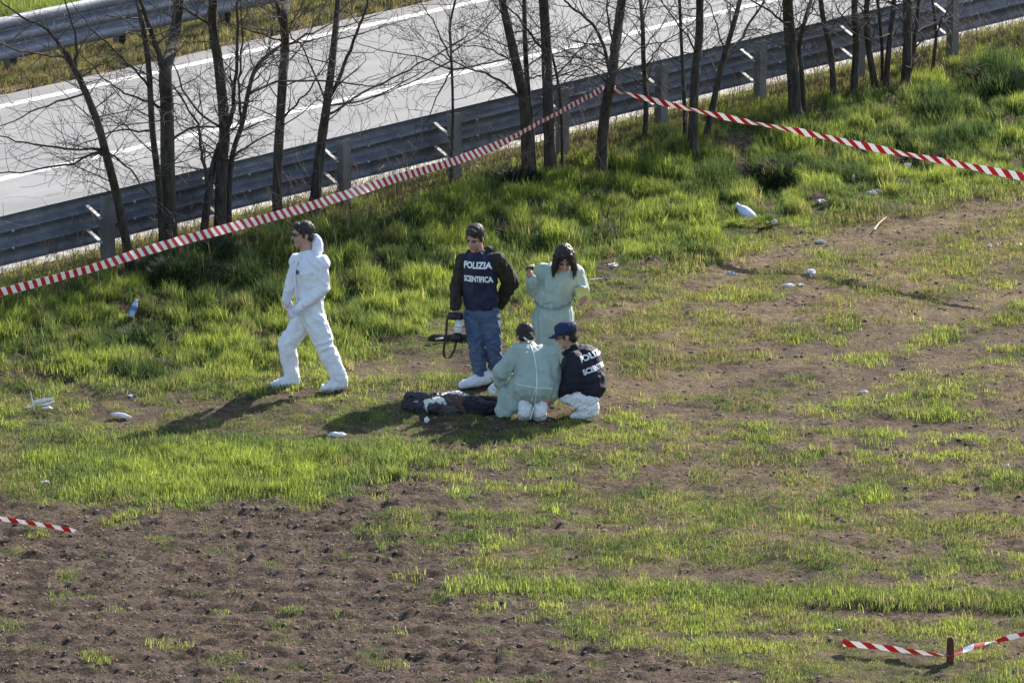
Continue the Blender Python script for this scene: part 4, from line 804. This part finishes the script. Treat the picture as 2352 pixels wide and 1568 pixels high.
# ---- crouching figure in the gown, back turned
A4 = gpt(1218, 966); r4 = empty('person', A4, 'person crouching with back turned in a pale green gown tied with white tapes', 'person')
J = make_joints(A4, dict(pelvis=(1226, 902, .02), waist=(1226, 870, .05), chest=(1222, 825, .10), neck=(1211, 790, .18), head=(1207, 774, .25), shL=(1190, 806, .10), elL=(1151, 853, .08), wrL=(1147, 879, .12), shR=(1262, 814, .12), elR=(1273, 866, .10), wrR=(1258, 890, .32),
     hipL=(1210, 912, .03), knL=(1186, 897, .30), anL=(1206, 945, .02), toL=(1205, 962, .10), hipR=(1248, 912, .03), knR=(1262, 895, .32), anR=(1240, 940, .04), toR=(1240, 962, .12)),
     hl=V((1, .1, 0)), cl=V((1, .1, 0)), hf=((-.15, .75, -.65), (-.1, .65, .75)), hdL=V((-.5, .25, -.8)), pnL=V((.3, .9, 0)), hdR=V((-.6, .5, -.5)), pnR=V((0, -.5, -1)), curlL=.4, thL=-1)
J['hdL'] = V((-.55, .2, -.6))
merge(r4, 'body', body_segs(J), skin, .008, 1)
def P4(vx, vy, dy): return V(at_y(vx, vy, A4[1]+dy)-A4)
s = [cap(P4(1226, 885, .02), J['waist'], .172, .160, J['hl'], 1.15), cap(J['waist'], J['chest'], .160, .140, J['hl'], 1.2), cap(J['chest'], J['neck']-V((0, 0, .05)), .14, .075, J['hl'], 1.25), cap(J['shL'], J['shR'], .080, .080),
     cap(J['shL'], J['elL'], .082, .085), cap(J['elL'], J['wrL']-V((-.0, 0, .0)), .082, .055), cap(J['shR'], J['elR'], .078, .068), cap(J['elR'], J['wrR'], .068, .05),
     cap(P4(1205, 890, .12), P4(1250, 890, .14), .175, .17), cap(P4(1250, 892, .12), P4(1262, 895, .32), .13, .10), cap(P4(1200, 892, .12), P4(1186, 897, .32), .13, .10), cap(P4(1190, 895, .16), P4(1176, 925, .10), .085, .085), cap(P4(1165, 900, .10), P4(1157, 938, .08), .06, .055, (1, 0, 0), 1.2), cap(P4(1180, 915, .06), P4(1176, 935, .04), .06, .055, (1, 0, 0), 1.4), cap(P4(1150, 905, .10), P4(1149, 950, .06), .030, .040, (1, 0, 0), 1.2), cap(P4(1160, 935, .07), P4(1165, 948, .04), .045, .04, (1, 0, 0), 1.5)]
gown4 = merge(r4, 'gown', s, surg, .009, 3, .017, 10, (1.0, 1, .35), amp2=.004, freq2=22)
nb_ = (0, -1, .15)
for pl in ([(1213, 786), (1226, 815), (1232, 850), (1233, 880), (1232, 892)], [(1186, 882), (1205, 885), (1230, 889), (1250, 891), (1268, 893)], [(1232, 890), (1226, 905), (1221, 920)], [(1233, 890), (1230, 915), (1224, 940), (1218, 962)]):
    ribbon(r4, 'tape_tie', [P4(a, c_, -.1) for a, c_ in pl], tie_m, .012, gown4, nb_)
ribbon(r4, 'collar_tie', [P4(1203, 775, .08), P4(1211, 781, .05), P4(1222, 783, .05), P4(1229, 779, .06)], tie_m, .014)
hair_short(r4, J['head'], J['hf'], dark_hair)
merge(r4, 'glove', [cap(J['wrL'], J['wrL']+J['hdL'].normalized()*.02, .042, .036)]+hand_segs(J['wrL'], J['hdL'], J['pnL'], .45, 1.1, -1), white_cov, .005, 1)
merge(r4, 'glove', hand_segs(J['wrR'], J['hdR'], J['pnR'], .45, 1.08), white_cov, .005, 1)
shoe(r4, P4(1206, 945, -.06), P4(1203, 959, .12), white_cov, r=.062, cuff=P4(1208, 928, .0)); shoe(r4, P4(1240, 947, -.05), P4(1238, 961, .12), white_cov, r=.062, cuff=P4(1243, 920, .03))
# ---- crouching man with the cap
A5 = gpt(1335, 957); r5 = empty('person', A5, 'crouching man in a blue cap and navy jacket with white lettering on its back', 'person')
J = make_joints(A5, dict(pelvis=(1354, 900, 0), waist=(1350, 872, .0), chest=(1338, 828, .03), neck=(1313, 798, .04), head=(1300, 770, .02), shL=(1322, 826, -.13), elL=(1312, 882, -.17), wrL=(1278, 906, -.10), shR=(1318, 818, .16), elR=(1292, 866, .22), wrR=(1270, 898, .15),
     hipL=(1352, 912, -.08), knL=(1303, 909, -.10), anL=(1356, 938, -.08), toL=(1314, 953, -.09), hipR=(1350, 908, .08), knR=(1305, 903, .14), anR=(1352, 934, .10), toR=(1318, 948, .10)),
     hl=V((.25, -.95, 0)), cl=V((.30, -.95, 0)), hf=((-.93, .05, -.32), (-.3, 0, 1)), hdL=V((-.8, 0, -.5)), pnL=V((.2, .5, -.8)), hdR=V((-.8, .1, -.4)), pnR=V((0, 0, -1)), curlL=.9)
merge(r5, 'body', body_segs(J), skin, .008, 1)
def P5(vx, vy, dy): return V(at_y(vx, vy, A5[1]+dy)-A5)
s = [cap(P5(1352, 884, 0), J['waist'], .172, .172, J['hl'], 1.12), cap(J['waist'], P5(1342, 830, .03), .172, .165, J['hl'], 1.15), cap(P5(1346, 826, .03), P5(1318, 806, .04), .15, .085, J['hl'], 1.15), cap(J['shL'], J['shR'], .085, .085),
     cap(J['shL'], J['elL'], .085, .080), cap(J['elL'], J['wrL'], .078, .052), cap(J['shR'], J['elR'], .08, .07), cap(J['elR'], J['wrR'], .07, .05), cap(P5(1330, 870, -.1), P5(1335, 895, -.05), .1, .1)]
jk = merge(r5, 'jacket', s, mat('navy_jacket_cloth', (.012, .013, .030), .75, (.009, .009, .018), 6), .009, 3, .012, 10, (1, 1, .6), amp2=.004, freq2=22, cuts=[(P5(1352, 921, -.05), (.28, 0, -1))])
merge(r5, 'collar', [cap(J['neck']+V((.03, -.06, .0)), J['neck']+V((.03, .06, .0)), .05, .05), cap(J['neck']+V((-.01, -.07, -.02)), J['neck']+V((-.07, 0, -.06)), .03, .025)], black_cloth, .008, 2, .006, 20)
f, l, u = J['hf']; c = J['head']
hair_short(r5, c, J['hf'], dark_hair)
s = [ell(c+u*.062-f*.016, f, l, u, .116, .098, .078)]
cp = merge(r5, 'cap', s, navy_cap, .006, 2, .004, 20, cuts=[(c+u*.035, -u)])
b = MB(); vs = []; fs = []
for i in range(9):
    t = -1+2*i/8; rr = math.sqrt(max(0, 1-t*t*.95)); 
    for dz in (0, -.004):
        vs += [c+u*(.043+dz)+f*(.06*rr+.02)+l*t*.078, c+u*(.030+dz-.014*t*t)+f*(.085+.085*rr)+l*t*.072]
for i in range(8):
    a = i*4; fs += [(a, a+1, a+5, a+4), (a+2, a+6, a+7, a+3), (a+1, a+3, a+7, a+5), (a, a+4, a+6, a+2)]
b.add(vs, fs).obj('visor', navy_cap, cp)
g = MB(); cc = c+u*.005
for k in (-1, 1):
    vs, fs = ell(cc+f*.098+l*k*.033, f, l, u, .008, .030, .020, 12, 6); g.add(vs, fs); g.tube([cc+f*.09+l*k*.058, cc+f*.02+l*k*.083], .0035, 5)
g.obj('sunglasses', lens_dark, r5)
s = []
for q in 'LR': s += [cap(J['hip'+q], J['kn'+q], .10, .075), cap(J['kn'+q]+V((.01, 0, 0)), J['an'+q], .078, .072)]
merge(r5, 'overtrousers', s+[cap(J['hipL'], J['hipR'], .09, .09)], white_suit, .009, 3, .014, 16, (1, 1, 1), amp2=.004)
shoe(r5, P5(1362, 945, -.08), P5(1316, 955, -.09), white_cov, r=.056, cuff=P5(1362, 932, -.08)); shoe(r5, P5(1362, 940, .1), P5(1320, 949, .1), white_cov, r=.052)
merge(r5, 'glove', [cap(J['wrL']+(J['elL']-J['wrL']).normalized()*.06, J['wrL']+J['hdL'].normalized()*.02, .042, .036)]+hand_segs(J['wrL'], J['hdL'], J['pnL'], .9, 1.06), glove_p, .005, 1); merge(r5, 'glove', hand_segs(J['wrR'], J['hdR'], J['pnR'], .5, 1.06), glove_p, .005, 1)
nr5 = V((.62, -.70, .35)); rt5 = V((.80, .52, .22))
lettering(r5, 'POLIZIA', jk, P5(1362, 815, -.1), rt5, V((-.1, -.1, 1)), nr5, .088, print_m, width=.33)
lettering(r5, 'SCIENTIFICA', jk, P5(1372, 843, -.1), rt5, V((-.1, -.1, 1)), nr5, .078, print_m, width=.33)
# ---- person lying on the ground
A6 = gpt(1030, 948); r6 = empty('person', A6, 'person lying still on the ground in a dark jacket, pale shirt and black trousers', 'person'); r6.scale = (1, 1, .86)
J = make_joints(A6, dict(pelvis=(1078, 932, .08), waist=(1052, 928, .10), chest=(1010, 926, .10), neck=(976, 926, .08), head=(955, 922, .08), shL=(1000, 935, -.05), elL=(1035, 945, -.08), wrL=(1062, 947, -.05), shR=(1002, 915, .28), elR=(1045, 911, .30), wrR=(1072, 915, .22),
     hipL=(1085, 938, .0), knL=(1128, 938, .0), anL=(1162, 935, .25), toL=(1170, 925, .35), hipR=(1085, 928, .18), knR=(1126, 925, .20), anR=(1165, 925, .35), toR=(1175, 918, .42)),
     hl=V((.05, 1, .1)), cl=V((.05, 1, .1)), hf=((.2, .5, .8), (-1, .1, .1)), hdL=V((1, .1, -.1)), pnL=V((0, 0, -1)), hdR=V((1, -.4, -.2)), pnR=V((0, 0, -1)))
merge(r6, 'body', body_segs(J, .95), skin, .008, 1)
merge(r6, 'jacket', [cap(J['chest']+V((-.02, 0, 0)), J['waist']-V((.05, 0, 0)), .125, .11, J['cl'], 1.35), cap(J['shL'], J['shR'], .075, .075), cap(J['shL'], J['elL'], .068, .06), cap(J['elL'], J['wrL'], .06, .045), cap(J['shR'], J['elR'], .075, .07), cap(J['elR'], J['wrR'], .07, .05)], mat('dark_quilted_cloth', (.030, .020, .024), .5, (.016, .012, .016), 12, spec=.5), .009, 2, .02, 16, (1, 1, 1), amp2=.006)
merge(r6, 'shirt', [cap(J['neck']+V((.02, -.07, .03)), J['chest']+V((-.01, -.10, .03)), .045, .08), cap(J['neck']+V((.03, -.10, .0)), J['chest']+V((-.07, -.13, -.02)), .045, .06)], mat('pale_shirt_cloth', (.70, .69, .62), .8, (.48, .47, .36), 9), .008, 2, .014, 22, (1, 1, 1))
merge(r6, 'sleeve_lining', [cap(J['shR']+V((.06, -.05, .05)), J['elR']+V((.02, -.03, .045)), .035, .045), cap(J['elR']+V((.02, -.03, .045)), J['wrR']+V((.0, -.02, .03)), .042, .03)], mat('painted_sunlight', (.62, .60, .66), .7, (.16, .12, .13), 30), .008, 2, .014, 24, (1, 1, 1))  # sun highlights on the dark sleeve, added as a pale shape and colour
merge(r6, 'sweater', [cap(J['waist']-V((.07, 0, 0)), J['pelvis']-V((.05, 0, 0)), .115, .11, J['cl'], 1.2)], mat('rust_brown_knit', (.13, .05, .035), .9, (.07, .03, .022), 14), .009, 2, .012, 18, (1, 1, 1))
s = [cap(J['pelvis']-V((.02, 0, 0)), J['pelvis']+V((.05, 0, 0)), .115, .11, J['hl'], 1.2)]
for q in 'LR': s += [cap(J['hip'+q], J['kn'+q], .10, .082), cap(J['kn'+q], J['an'+q], .08, .06)]
merge(r6, 'trousers', s, mat('black_trouser_cloth', (.010, .012, .020), .85, (.007, .008, .013), 10), .009, 2, .014, 14, (1, 1, 1))
hair_short(r6, J['head'], J['hf'], mat('dark_grey_hair', (.05, .046, .05), .8, (.02, .018, .02), 50), .02)
merge(r6, 'scarf', [cap(J['head']+V((.05, -.02, -.05)), J['neck']+V((.02, .02, .02)), .085, .085), cap(J['head']+V((-.02, .06, .0)), J['head']+V((.03, .10, .02)), .06, .07), cap(J['head']+V((-.05, .02, .06)), J['head']+V((.06, .0, .05)), .055, .06), cap(J['head']+V((-.03, -.05, -.03)), J['head']+V((.06, -.08, -.03)), .05, .06)], mat('dark_grey_scarf', (.055, .052, .065), .8, (.02, .018, .024), 20), .008, 2, .02, 22, (1, 1, 1))
# ------------------------------------------------------------------ barrier tape
def tape(label, A, B, pix, width, period, tw, name='barrier_tape', seed=1, edge=None, slant=.9, shrink=0):
    """hangs in the vertical plane through A and B and follows the sag seen"""
    A = np.array(A); B = np.array(B); d = (B-A)[:2]; nrm = np.array([-d[1], d[0]]); P = []
    for vx, vy in pix:
        r_ = ray(vx, vy); t = np.dot(A[:2]-CAM[:2], nrm)/np.dot(r_[:2], nrm); P.append(CAM+r_*t)
    c = catmull(P, 24); c[1:-1] += 0; seg = np.r_[0, np.cumsum(np.linalg.norm(np.diff(c, axis=0), axis=1))]; Ln = seg[-1]; n = int(Ln/.025); s_ = np.linspace(0, Ln, n); c = np.stack([np.interp(s_, seg, c[:, i]) for i in range(3)], -1)
    R_ = np.cumsum(np.full(n, Ln/n)/(period*(1-shrink*s_/Ln))); T = np.gradient(c, axis=0); T /= np.linalg.norm(T, axis=1)[:, None]; vs = []; run = []
    for i in range(n):
        t = V(T[i]); u = V((0, 0, 1)); u = (u-t*u.dot(t)).normalized(); o = t.cross(u); a = tw(s_[i]/Ln)+.6*float(perlin(s_[i]*.9, seed*2.2, 8))+.35*float(perlin(s_[i]*5, seed*2.2, 9)); wv = u*math.cos(a)+o*math.sin(a); fl = .012*float(perlin(s_[i]*1.7, seed*5.5, 3)); nn = t.cross(wv)
        for k, (e, th) in enumerate(((-1, 0), (1, 0), (1, 1), (-1, 1))):
            q_ = V(c[i])+wv*(e*width/2)+nn*(th*.0012)+o*fl; vs.append(q_); run.append((s_[i]+e*width/2*slant)/period if not shrink else (R_[i]+e*width/2*slant/(period*(1-shrink*s_[i]/Ln))))
    fs = [(i*4+k, i*4+(k+1) % 4, i*4+4+(k+1) % 4, i*4+4+k) for i in range(n-1) for k in range(4)]+[(3, 2, 1, 0), (4*n-4, 4*n-3, 4*n-2, 4*n-1)]
    loc = c[n//2]; me = bpy.data.meshes.new(name); me.from_pydata([tuple(np.array(v)-loc) for v in vs], [], fs); me.update(); at = me.attributes.new('run', 'FLOAT', 'POINT'); at.data.foreach_set('value', np.array(run, np.float32))
    return tag(new_obj(name, me, None, tape_m, tuple(loc)), label, 'barrier tape')
tape_m = bpy.data.materials.new('striped_film'); tape_m.use_nodes = True
N = tape_m.node_tree.nodes; L = tape_m.node_tree.links; b = N['Principled BSDF']; b.inputs['Roughness'].default_value = .4
at = N.new('ShaderNodeAttribute'); at.attribute_name = 'run'; fr_ = N.new('ShaderNodeMath'); fr_.operation = 'FRACT'; L.new(at.outputs['Fac'], fr_.inputs[0]); gt = N.new('ShaderNodeMath'); gt.operation = 'GREATER_THAN'; gt.inputs[1].default_value = .5; L.new(fr_.outputs[0], gt.inputs[0])
mx = N.new('ShaderNodeMix'); mx.data_type = 'RGBA'; mx.inputs[6].default_value = (.52, .028, .038, 1); mx.inputs[7].default_value = (.80, .79, .80, 1); L.new(gt.outputs[0], mx.inputs[0]); L.new(mx.outputs[2], b.inputs['Base Color'])
tr = N.new('ShaderNodeBsdfTranslucent'); L.new(mx.outputs[2], tr.inputs[0]); ms = N.new('ShaderNodeMixShader'); ms.inputs[0].default_value = .3; L.new(b.outputs[0], ms.inputs[1]); L.new(tr.outputs[0], ms.inputs[2]); L.new(ms.outputs[0], N['Material Output'].inputs[0])
KN = gpt(1378, 402); kA = at_v(1390, 203, vv(KN)-.10)
g0 = gpt(-60, 888); e0 = at_y(-60, 693, g0[1])
tape('long red and white tape sagging leftward from the knotted trunk above the coverall man', e0, kA, [(-60, 693), (0, 672), (200, 619), (400, 557), (690, 480), (900, 413), (1050, 368), (1150, 330), (1230, 287), (1300, 250), (1383, 204)], .098, .138, lambda t: .1+.15*sstep(.7, 1, t)+.2*math.sin(9*t), seed=1, shrink=.42)
g1 = gpt(2460, 640); e1 = at_y(2460, 421, g1[1])
tape('red and white tape running from the knotted trunk to the right over the tall grass', kA, e1, [(1398, 204), (1470, 223), (1540, 240), (1680, 272), (1850, 305), (1990, 336), (2150, 367), (2352, 406), (2460, 422)], .085, .185, lambda t: .6-.5*t+.35*math.sin(40*t)*(1-t), seed=2)
kn = empty('tape_knot', kA, 'twisted red and white tape knot wrapped round the leaning trunk', 'tape knot')
kb = MB(); tc_ = at_v(1397, 205, vv(KN)); S_ = F/95
for j in range(3):
    pr = []
    for i in range(13):
        a = i/12*2*math.pi; pr.append(V(tc_)-V(kA)+V((math.cos(a)*.073, math.sin(a)*.073, .012*math.sin(2*a+j)+(j-1)*.016)))
    kb.tube(pr, .009+.002*j, 5)
o = kb.obj('loops', mat('scrunched_film', (.75, .55, .58), .4, (.50, .06, .07), 60), kn)
kb = MB(); kb.tube([(0, -.02, 0), (.03, -.05, .035), (.01, -.06, .06)], [.012, .014, .004], 5); kb.tube([(-.03, -.04, -.01), (-.06, -.07, .01)], [.014, .004], 5); kb.obj('tail', print_m, kn)
# lower tapes
gl = gpt(-60, 1240); el = at_y(-60, 1180, gl[1]); gm = gpt(172, 1226)
tape('short red and white tape end trailing onto the tilled soil at the lower left edge', el, gm+np.array([0, 0, .01]), [(-60, 1180), (0, 1190), (80, 1202), (150, 1214), (172, 1221)], .052, .16, lambda t: .15+.5*t, seed=3)
SB = gpt(2182, 1524); st_ = empty('wooden_stake', SB, 'short rust brown wooden stake holding the red and white tape in the lower right corner', 'stake')
rust = mat('rust_brown_wood', (.13, .035, .028), .85, (.07, .025, .02), 20, stretch=(1, 1, .2))
b = MB(); hh_ = .235; vs = []
for z, w1 in ((-.08, .028), (.1, .031), (.18, .029), (.215, .026), (hh_, .012)): vs += [(-w1+.004*z, -w1*.7, z), (w1, -w1*.7, z), (w1, w1*.7, z), (-w1, w1*.7, z)]
b.add(vs, [(i*4+k, i*4+(k+1) % 4, i*4+4+(k+1) % 4, i*4+4+k) for i in range(4) for k in range(4)]+[(3, 2, 1, 0), (16, 17, 18, 19)]); b.obj('stake_post', rust, st_)
b = MB(); b.tube([(-.034, -.026, .075), (.034, -.028, .08), (.034, .026, .078), (-.034, .026, .078), (-.034, -.026, .075)], .006, 5); b.obj('tape_wrap', tape_m, st_)
kS = SB+np.array([0, -.03, .08]); gr_ = gpt(1930, 1502); 
tape('red and white tape low over grass, ending left of the rust brown stake', gr_+np.array([0, 0, .10]), kS, [(1936, 1476), (2000, 1483), (2080, 1493), (2130, 1499), (2180, 1505)], .072, .198, lambda t: .35+.5*t, seed=4)
ge = gpt(2450, 1480); ee = at_y(2450, 1426, ge[1])
tape('pale twisted tape running up and to the right from the rust brown stake', kS, ee, [(2186, 1503), (2240, 1483), (2300, 1468), (2352, 1455), (2450, 1426)], .05, .23, lambda t: 1.2+2.2*math.sin(9*t)*.5, seed=5)
# ------------------------------------------------------------------ litter
def crumple(name, vx, vy, size, m, label, cat, sx=1, sy=1, sz=.4, rz=0, seed=0, up=0, tilt=0, sharp=1.0):
    g = gpt(vx, vy); bm = bmesh.new(); bmesh.ops.create_icosphere(bm, subdivisions=3, radius=1)
    for v in bm.verts:
        k = 1+.75*sharp*mnoise.noise(v.co*1.5+V((seed*3.1, 0, 0)))+.45*sharp*(1-2*abs(mnoise.noise(v.co*3.0+V((0, seed*2.7, 0))))); v.co = V((v.co.x*k*sx, v.co.y*k*sy, v.co.z*k*sz))*size
    bm.transform(Matrix.Rotation(rz, 4, 'Z') @ Matrix.Rotation(tilt, 4, 'Y')); me = bpy.data.meshes.new(name); bm.to_mesh(me); bm.free()
    return tag(new_obj(name, me, None, m, (g[0], g[1], float(zat(g[0], g[1]))+size*sz*.5+up)), label, cat)
wp = mat('white_litter_plastic', (.78, .78, .80), .5, (.60, .60, .63), 20, trans=.15); wp2 = mat('dirty_white_paper', (.62, .60, .57), .8, (.34, .31, .28), 25)
# bottle on the bank
g = gpt(307, 735); bo = empty('plastic_bottle', (g[0], g[1], float(zat(g[0], g[1]))+.10), 'clear blue plastic bottle caught in tall grass on the bank at the left', 'bottle')
d_ = V((.35, .3, .9)).normalized(); blue = mat('pale_blue_plastic', (.30, .44, .62), .25, (.62, .68, .76), 14, trans=.4, spec=.6)
b = MB(); b.tube([-d_*.09, -d_*.085, -d_*.03, -d_*.02, d_*.03, d_*.055, d_*.075, d_*.085], [.026, .032, .032, .029, .032, .026, .013, .012], 12); b.obj('bottle_body', blue, bo, True)
b = MB(); b.tube([d_*.085, d_*.102], [.015, .015], 10); b.obj('bottle_cap', mat('white_cap', (.8, .8, .8), .5), bo)
b = MB(); b.tube([-d_*.02, d_*.025], [.0335, .0335], 12); b.obj('paper_band', mat('blue_band', (.08, .16, .42), .5), bo)
# white canister
g = gpt(1714, 508); cn = empty('plastic_canister', (g[0], g[1], float(zat(g[0], g[1]))+.06), 'large white plastic canister lying tilted in the grass below the right tape', 'canister')
cm = mat('bluish_white_plastic', (.55, .60, .78), .45, (.50, .54, .72), 6, trans=.1); d_ = V((-.72, .25, .62)).normalized()
b = MB(); b.tube([-d_*.13, -d_*.125, -d_*.04, d_*.04, d_*.09, d_*.115], [.03, .055, .065, .060, .035, .022], 14); b.obj('canister_body', cm, cn, True)
b = MB(); b.tube([d_*.11, d_*.15], [.022, .020], 12); b.obj('neck', wp, cn, True)
b = MB(); b.tube([-d_*.148, -d_*.128], [.045, .052], 12); b.obj('base', mat('dark_blue_plastic', (.05, .06, .12), .5), cn, True)
# cluster by the left edge: crossed white strips
g = gpt(97, 945); cl = empty('torn_plastic', (g[0], g[1], float(zat(g[0], g[1]))+.03), 'crumpled white plastic with a strip standing upright, by the left edge', 'plastic litter')
b = MB(); b.tube([(-.07, -.02, -.03), (-.09, 0, .06), (-.11, .02, .15)], [.006, .008, .005], 5); b.obj('strip', wp, cl)
b = MB(); b.tube([(-.09, 0, .05), (.0, .02, .06), (.11, .05, .075)], [.010, .022, .007], 6); b.tube([(-.03, 0, .02), (.05, 0, .03), (.12, .02, .055)], [.008, .014, .009], 6); b.tube([(.0, -.05, .0), (.07, -.06, .01), (.10, -.02, -.01)], [.008, .016, .006], 6); b.tube([(-.17, -.02, .0), (-.1, -.03, .01)], [.006, .009], 5); b.obj('torn_sheet', wp, cl)
g = gpt(278, 958); fl = MB(); fl.tube([(-.10, .02, .035), (-.03, .0, .035), (.04, -.02, .025), (.10, -.05, .02)], [.006, .022, .024, .006], 8); tag(fl.obj('plastic_strip', wp, None, True), 'flat white leaf-shaped plastic strip on bare ground near the coverall shadow tip', 'plastic litter').location = (g[0], g[1], float(zat(g[0], g[1])))
crumple('paper_cup', 773, 1001, .034, wp, 'white elongated crumpled cup lying below the feet of the man in white', 'litter', 2.3, .9, .75, .05, 3, .012, sharp=.5)
crumple('paper_scrap', 1812, 660, .032, wp, 'bright white flat scrap in the litter patch right of the people', 'litter', 1.7, .8, .5, 0, 4, sharp=.8)
crumple('paper_scrap', 1838, 658, .022, wp2, 'small grey scrap touching the bright white flat one', 'litter', 1.3, .8, .5, .4, 5)
crumple('paper_ball', 1862, 632, .036, mat('lilac_white_paper', (.66, .66, .76), .7, (.45, .45, .55), 20), 'lilac white crumpled ball just above the flat white scrap', 'litter', 1.1, .9, .8, .3, 6)
crumple('stone', 1983, 900, .034, mat('grey_stone', (.42, .42, .42), .9, (.30, .30, .30), 20), 'grey oval stone beside the wheel track on the right', 'stone', 1.3, .8, .55, .1, 7, sharp=.4)
crumple('paper_scrap', 1886, 470, .036, wp2, 'greyish crumpled sheet in the grass to the right of the canister', 'litter', 1.1, .8, .7, .5, 8)
crumple('torn_paper', 2085, 390, .034, wp, 'torn white paper directly under the right tape', 'litter', .8, .8, 1.0, .5, 9)
crumple('torn_paper', 2003, 450, .03, wp, 'ragged white paper between the greyish sheet and the right tape', 'litter', 1.4, .7, .8, -.5, 10)
crumple('torn_paper', 1960, 425, .03, wp2, 'pale rag caught upright in weeds just below the right tape', 'litter', .7, .6, 1.5, .2, 11)
crumple('paper_scrap', 1780, 516, .03, wp2, 'pale torn scrap a step right of the white canister', 'litter', 1.3, .8, .8, .8, 12)
crumple('plastic_bag', 1680, 628, .03, mat('lilac_grey_film', (.40, .40, .48), .6, (.25, .25, .3), 20), 'small bluish grey film scrap at the edge of the tall grass', 'litter', 1.4, .8, .7, 0, 13)
crumple('paper_scrap', 1883, 556, .025, wp2, 'small whitish scrap in the bare soil far up the field', 'litter', 1.4, .8, .7, 0, 14)
crumple('paper_scrap', 2268, 568, .025, wp2, 'whitish scrap in sparse grass near the right edge', 'litter', 1.6, .8, .7, 0, 15)
crumple('paper_scrap', 2340, 566, .025, wp, 'tiny bright scrap touching the right edge', 'litter', 1.2, .8, .7, 0, 16)
crumple('paper_scrap', 1408, 612, .035, wp2, 'pale torn sheet in the grass to the right of the standing woman', 'litter', 1.5, .8, .7, .6, 17)
crumple('paper_scrap', 860, 803, .02, wp, 'small bright scrap between the coverall man and the photographer', 'litter', 1.6, .9, .6, 0, 18)
crumple('paper_scrap', 1238, 1082, .018, wp2, 'speck of pale paper on the soil below the crouching pair', 'litter', 1.2, .9, .6, 0, 19)
crumple('paper_scrap', 2312, 1072, .018, wp, 'tiny white speck in the open field near the right edge', 'litter', 1.2, .9, .6, 0, 20)
crumple('paper_scrap', 1925, 1452, .02, wp2, 'tiny pale scrap just above the start of the lower tape', 'litter', 1.2, .9, .6, 0, 21)
crumple('paper_scrap', 300, 912, .02, wp, 'small white pebble sized scrap above the leaf-shaped strip', 'litter', .8, .9, .6, 0, 22)
crumple('tissue', 980, 971, .022, wp, 'small white tissue in the grass in front of the lying person', 'litter', .8, .7, 1.0, 0, 23, .03)
crumple('torn_paper', 103, 1110, .03, wp2, 'faded torn paper in the grass near the left edge, below the torn plastic', 'litter', 1.6, .7, .6, .7, 24)
# log and sticks
g = gpt(1030, 788); lg = empty('fallen_log', (g[0], g[1], float(zat(g[0], g[1]))), 'dark fallen log with a pale stub lying behind the photographer', 'log')
b = MB(); b.tube([(-.20, .0, .03), (-.14, -.01, .045), (-.05, .01, .04), (.08, .0, .05), (.18, .03, .045), (.24, .03, .04)], [.02, .042, .036, .045, .038, .03], 9); b.obj('log_trunk', mat('damp_log_bark', (.05, .038, .032), .95, (.02, .016, .014), 25), lg, True)
b = MB(); b.tube([(-.13, -.05, .04), (-.05, -.045, .05)], [.014, .010], 7); b.obj('pale_stub', wp2, lg, True)
pw = mat('sun_bleached_wood', (.48, .43, .36), .9, (.30, .26, .21), 25)
for i, (a, c_, lb) in enumerate([([(1352, 658), (1385, 652), (1420, 650), (1450, 648)], .010, 'long pale stick lying in grass right of the standing woman'), ([(2008, 536), (2020, 522), (2036, 510)], .010, 'pale curved stick standing in short grass on the right'), ([(976, 722), (985, 720), (1004, 727), (1025, 737)], .010, 'pale broken branch in the grass just above the fallen log'), ([(560, 672), (640, 700)], .006, 'thin dead stick on the bank left of the coverall man'), ([(30, 690), (70, 672), (110, 668)], .010, 'bleached branch under the tape at the left edge'), ([(1095, 395), (1130, 420), (1165, 432)], .010, 'broken pale branches at the foot of the tree pair'), ([(1175, 905), (1160, 900), (1140, 897)], .004, 'thin straw by the gloved hand')][:6]):
    P_ = []
    for (x_, y_) in a: q_ = gpt(x_, y_); P_.append(V(q_)+V((0, 0, .05+.02*math.sin(x_))))
    o_ = P_[0].copy(); b = MB(); b.tube([p-o_ for p in catmull([tuple(p) for p in P_], 4) for p in [V(p)]], [c_*(1-.06*k) for k in range(4*(len(P_)-1)+1)], 6)
    if i in (0, 2, 5): b.tube([P_[1]-o_, P_[1]-o_+V((.12, -.1, .06))], [c_*.6, c_*.3], 5)
    tag(b.obj('stick', pw, None, loc=None), lb, 'stick').location = o_
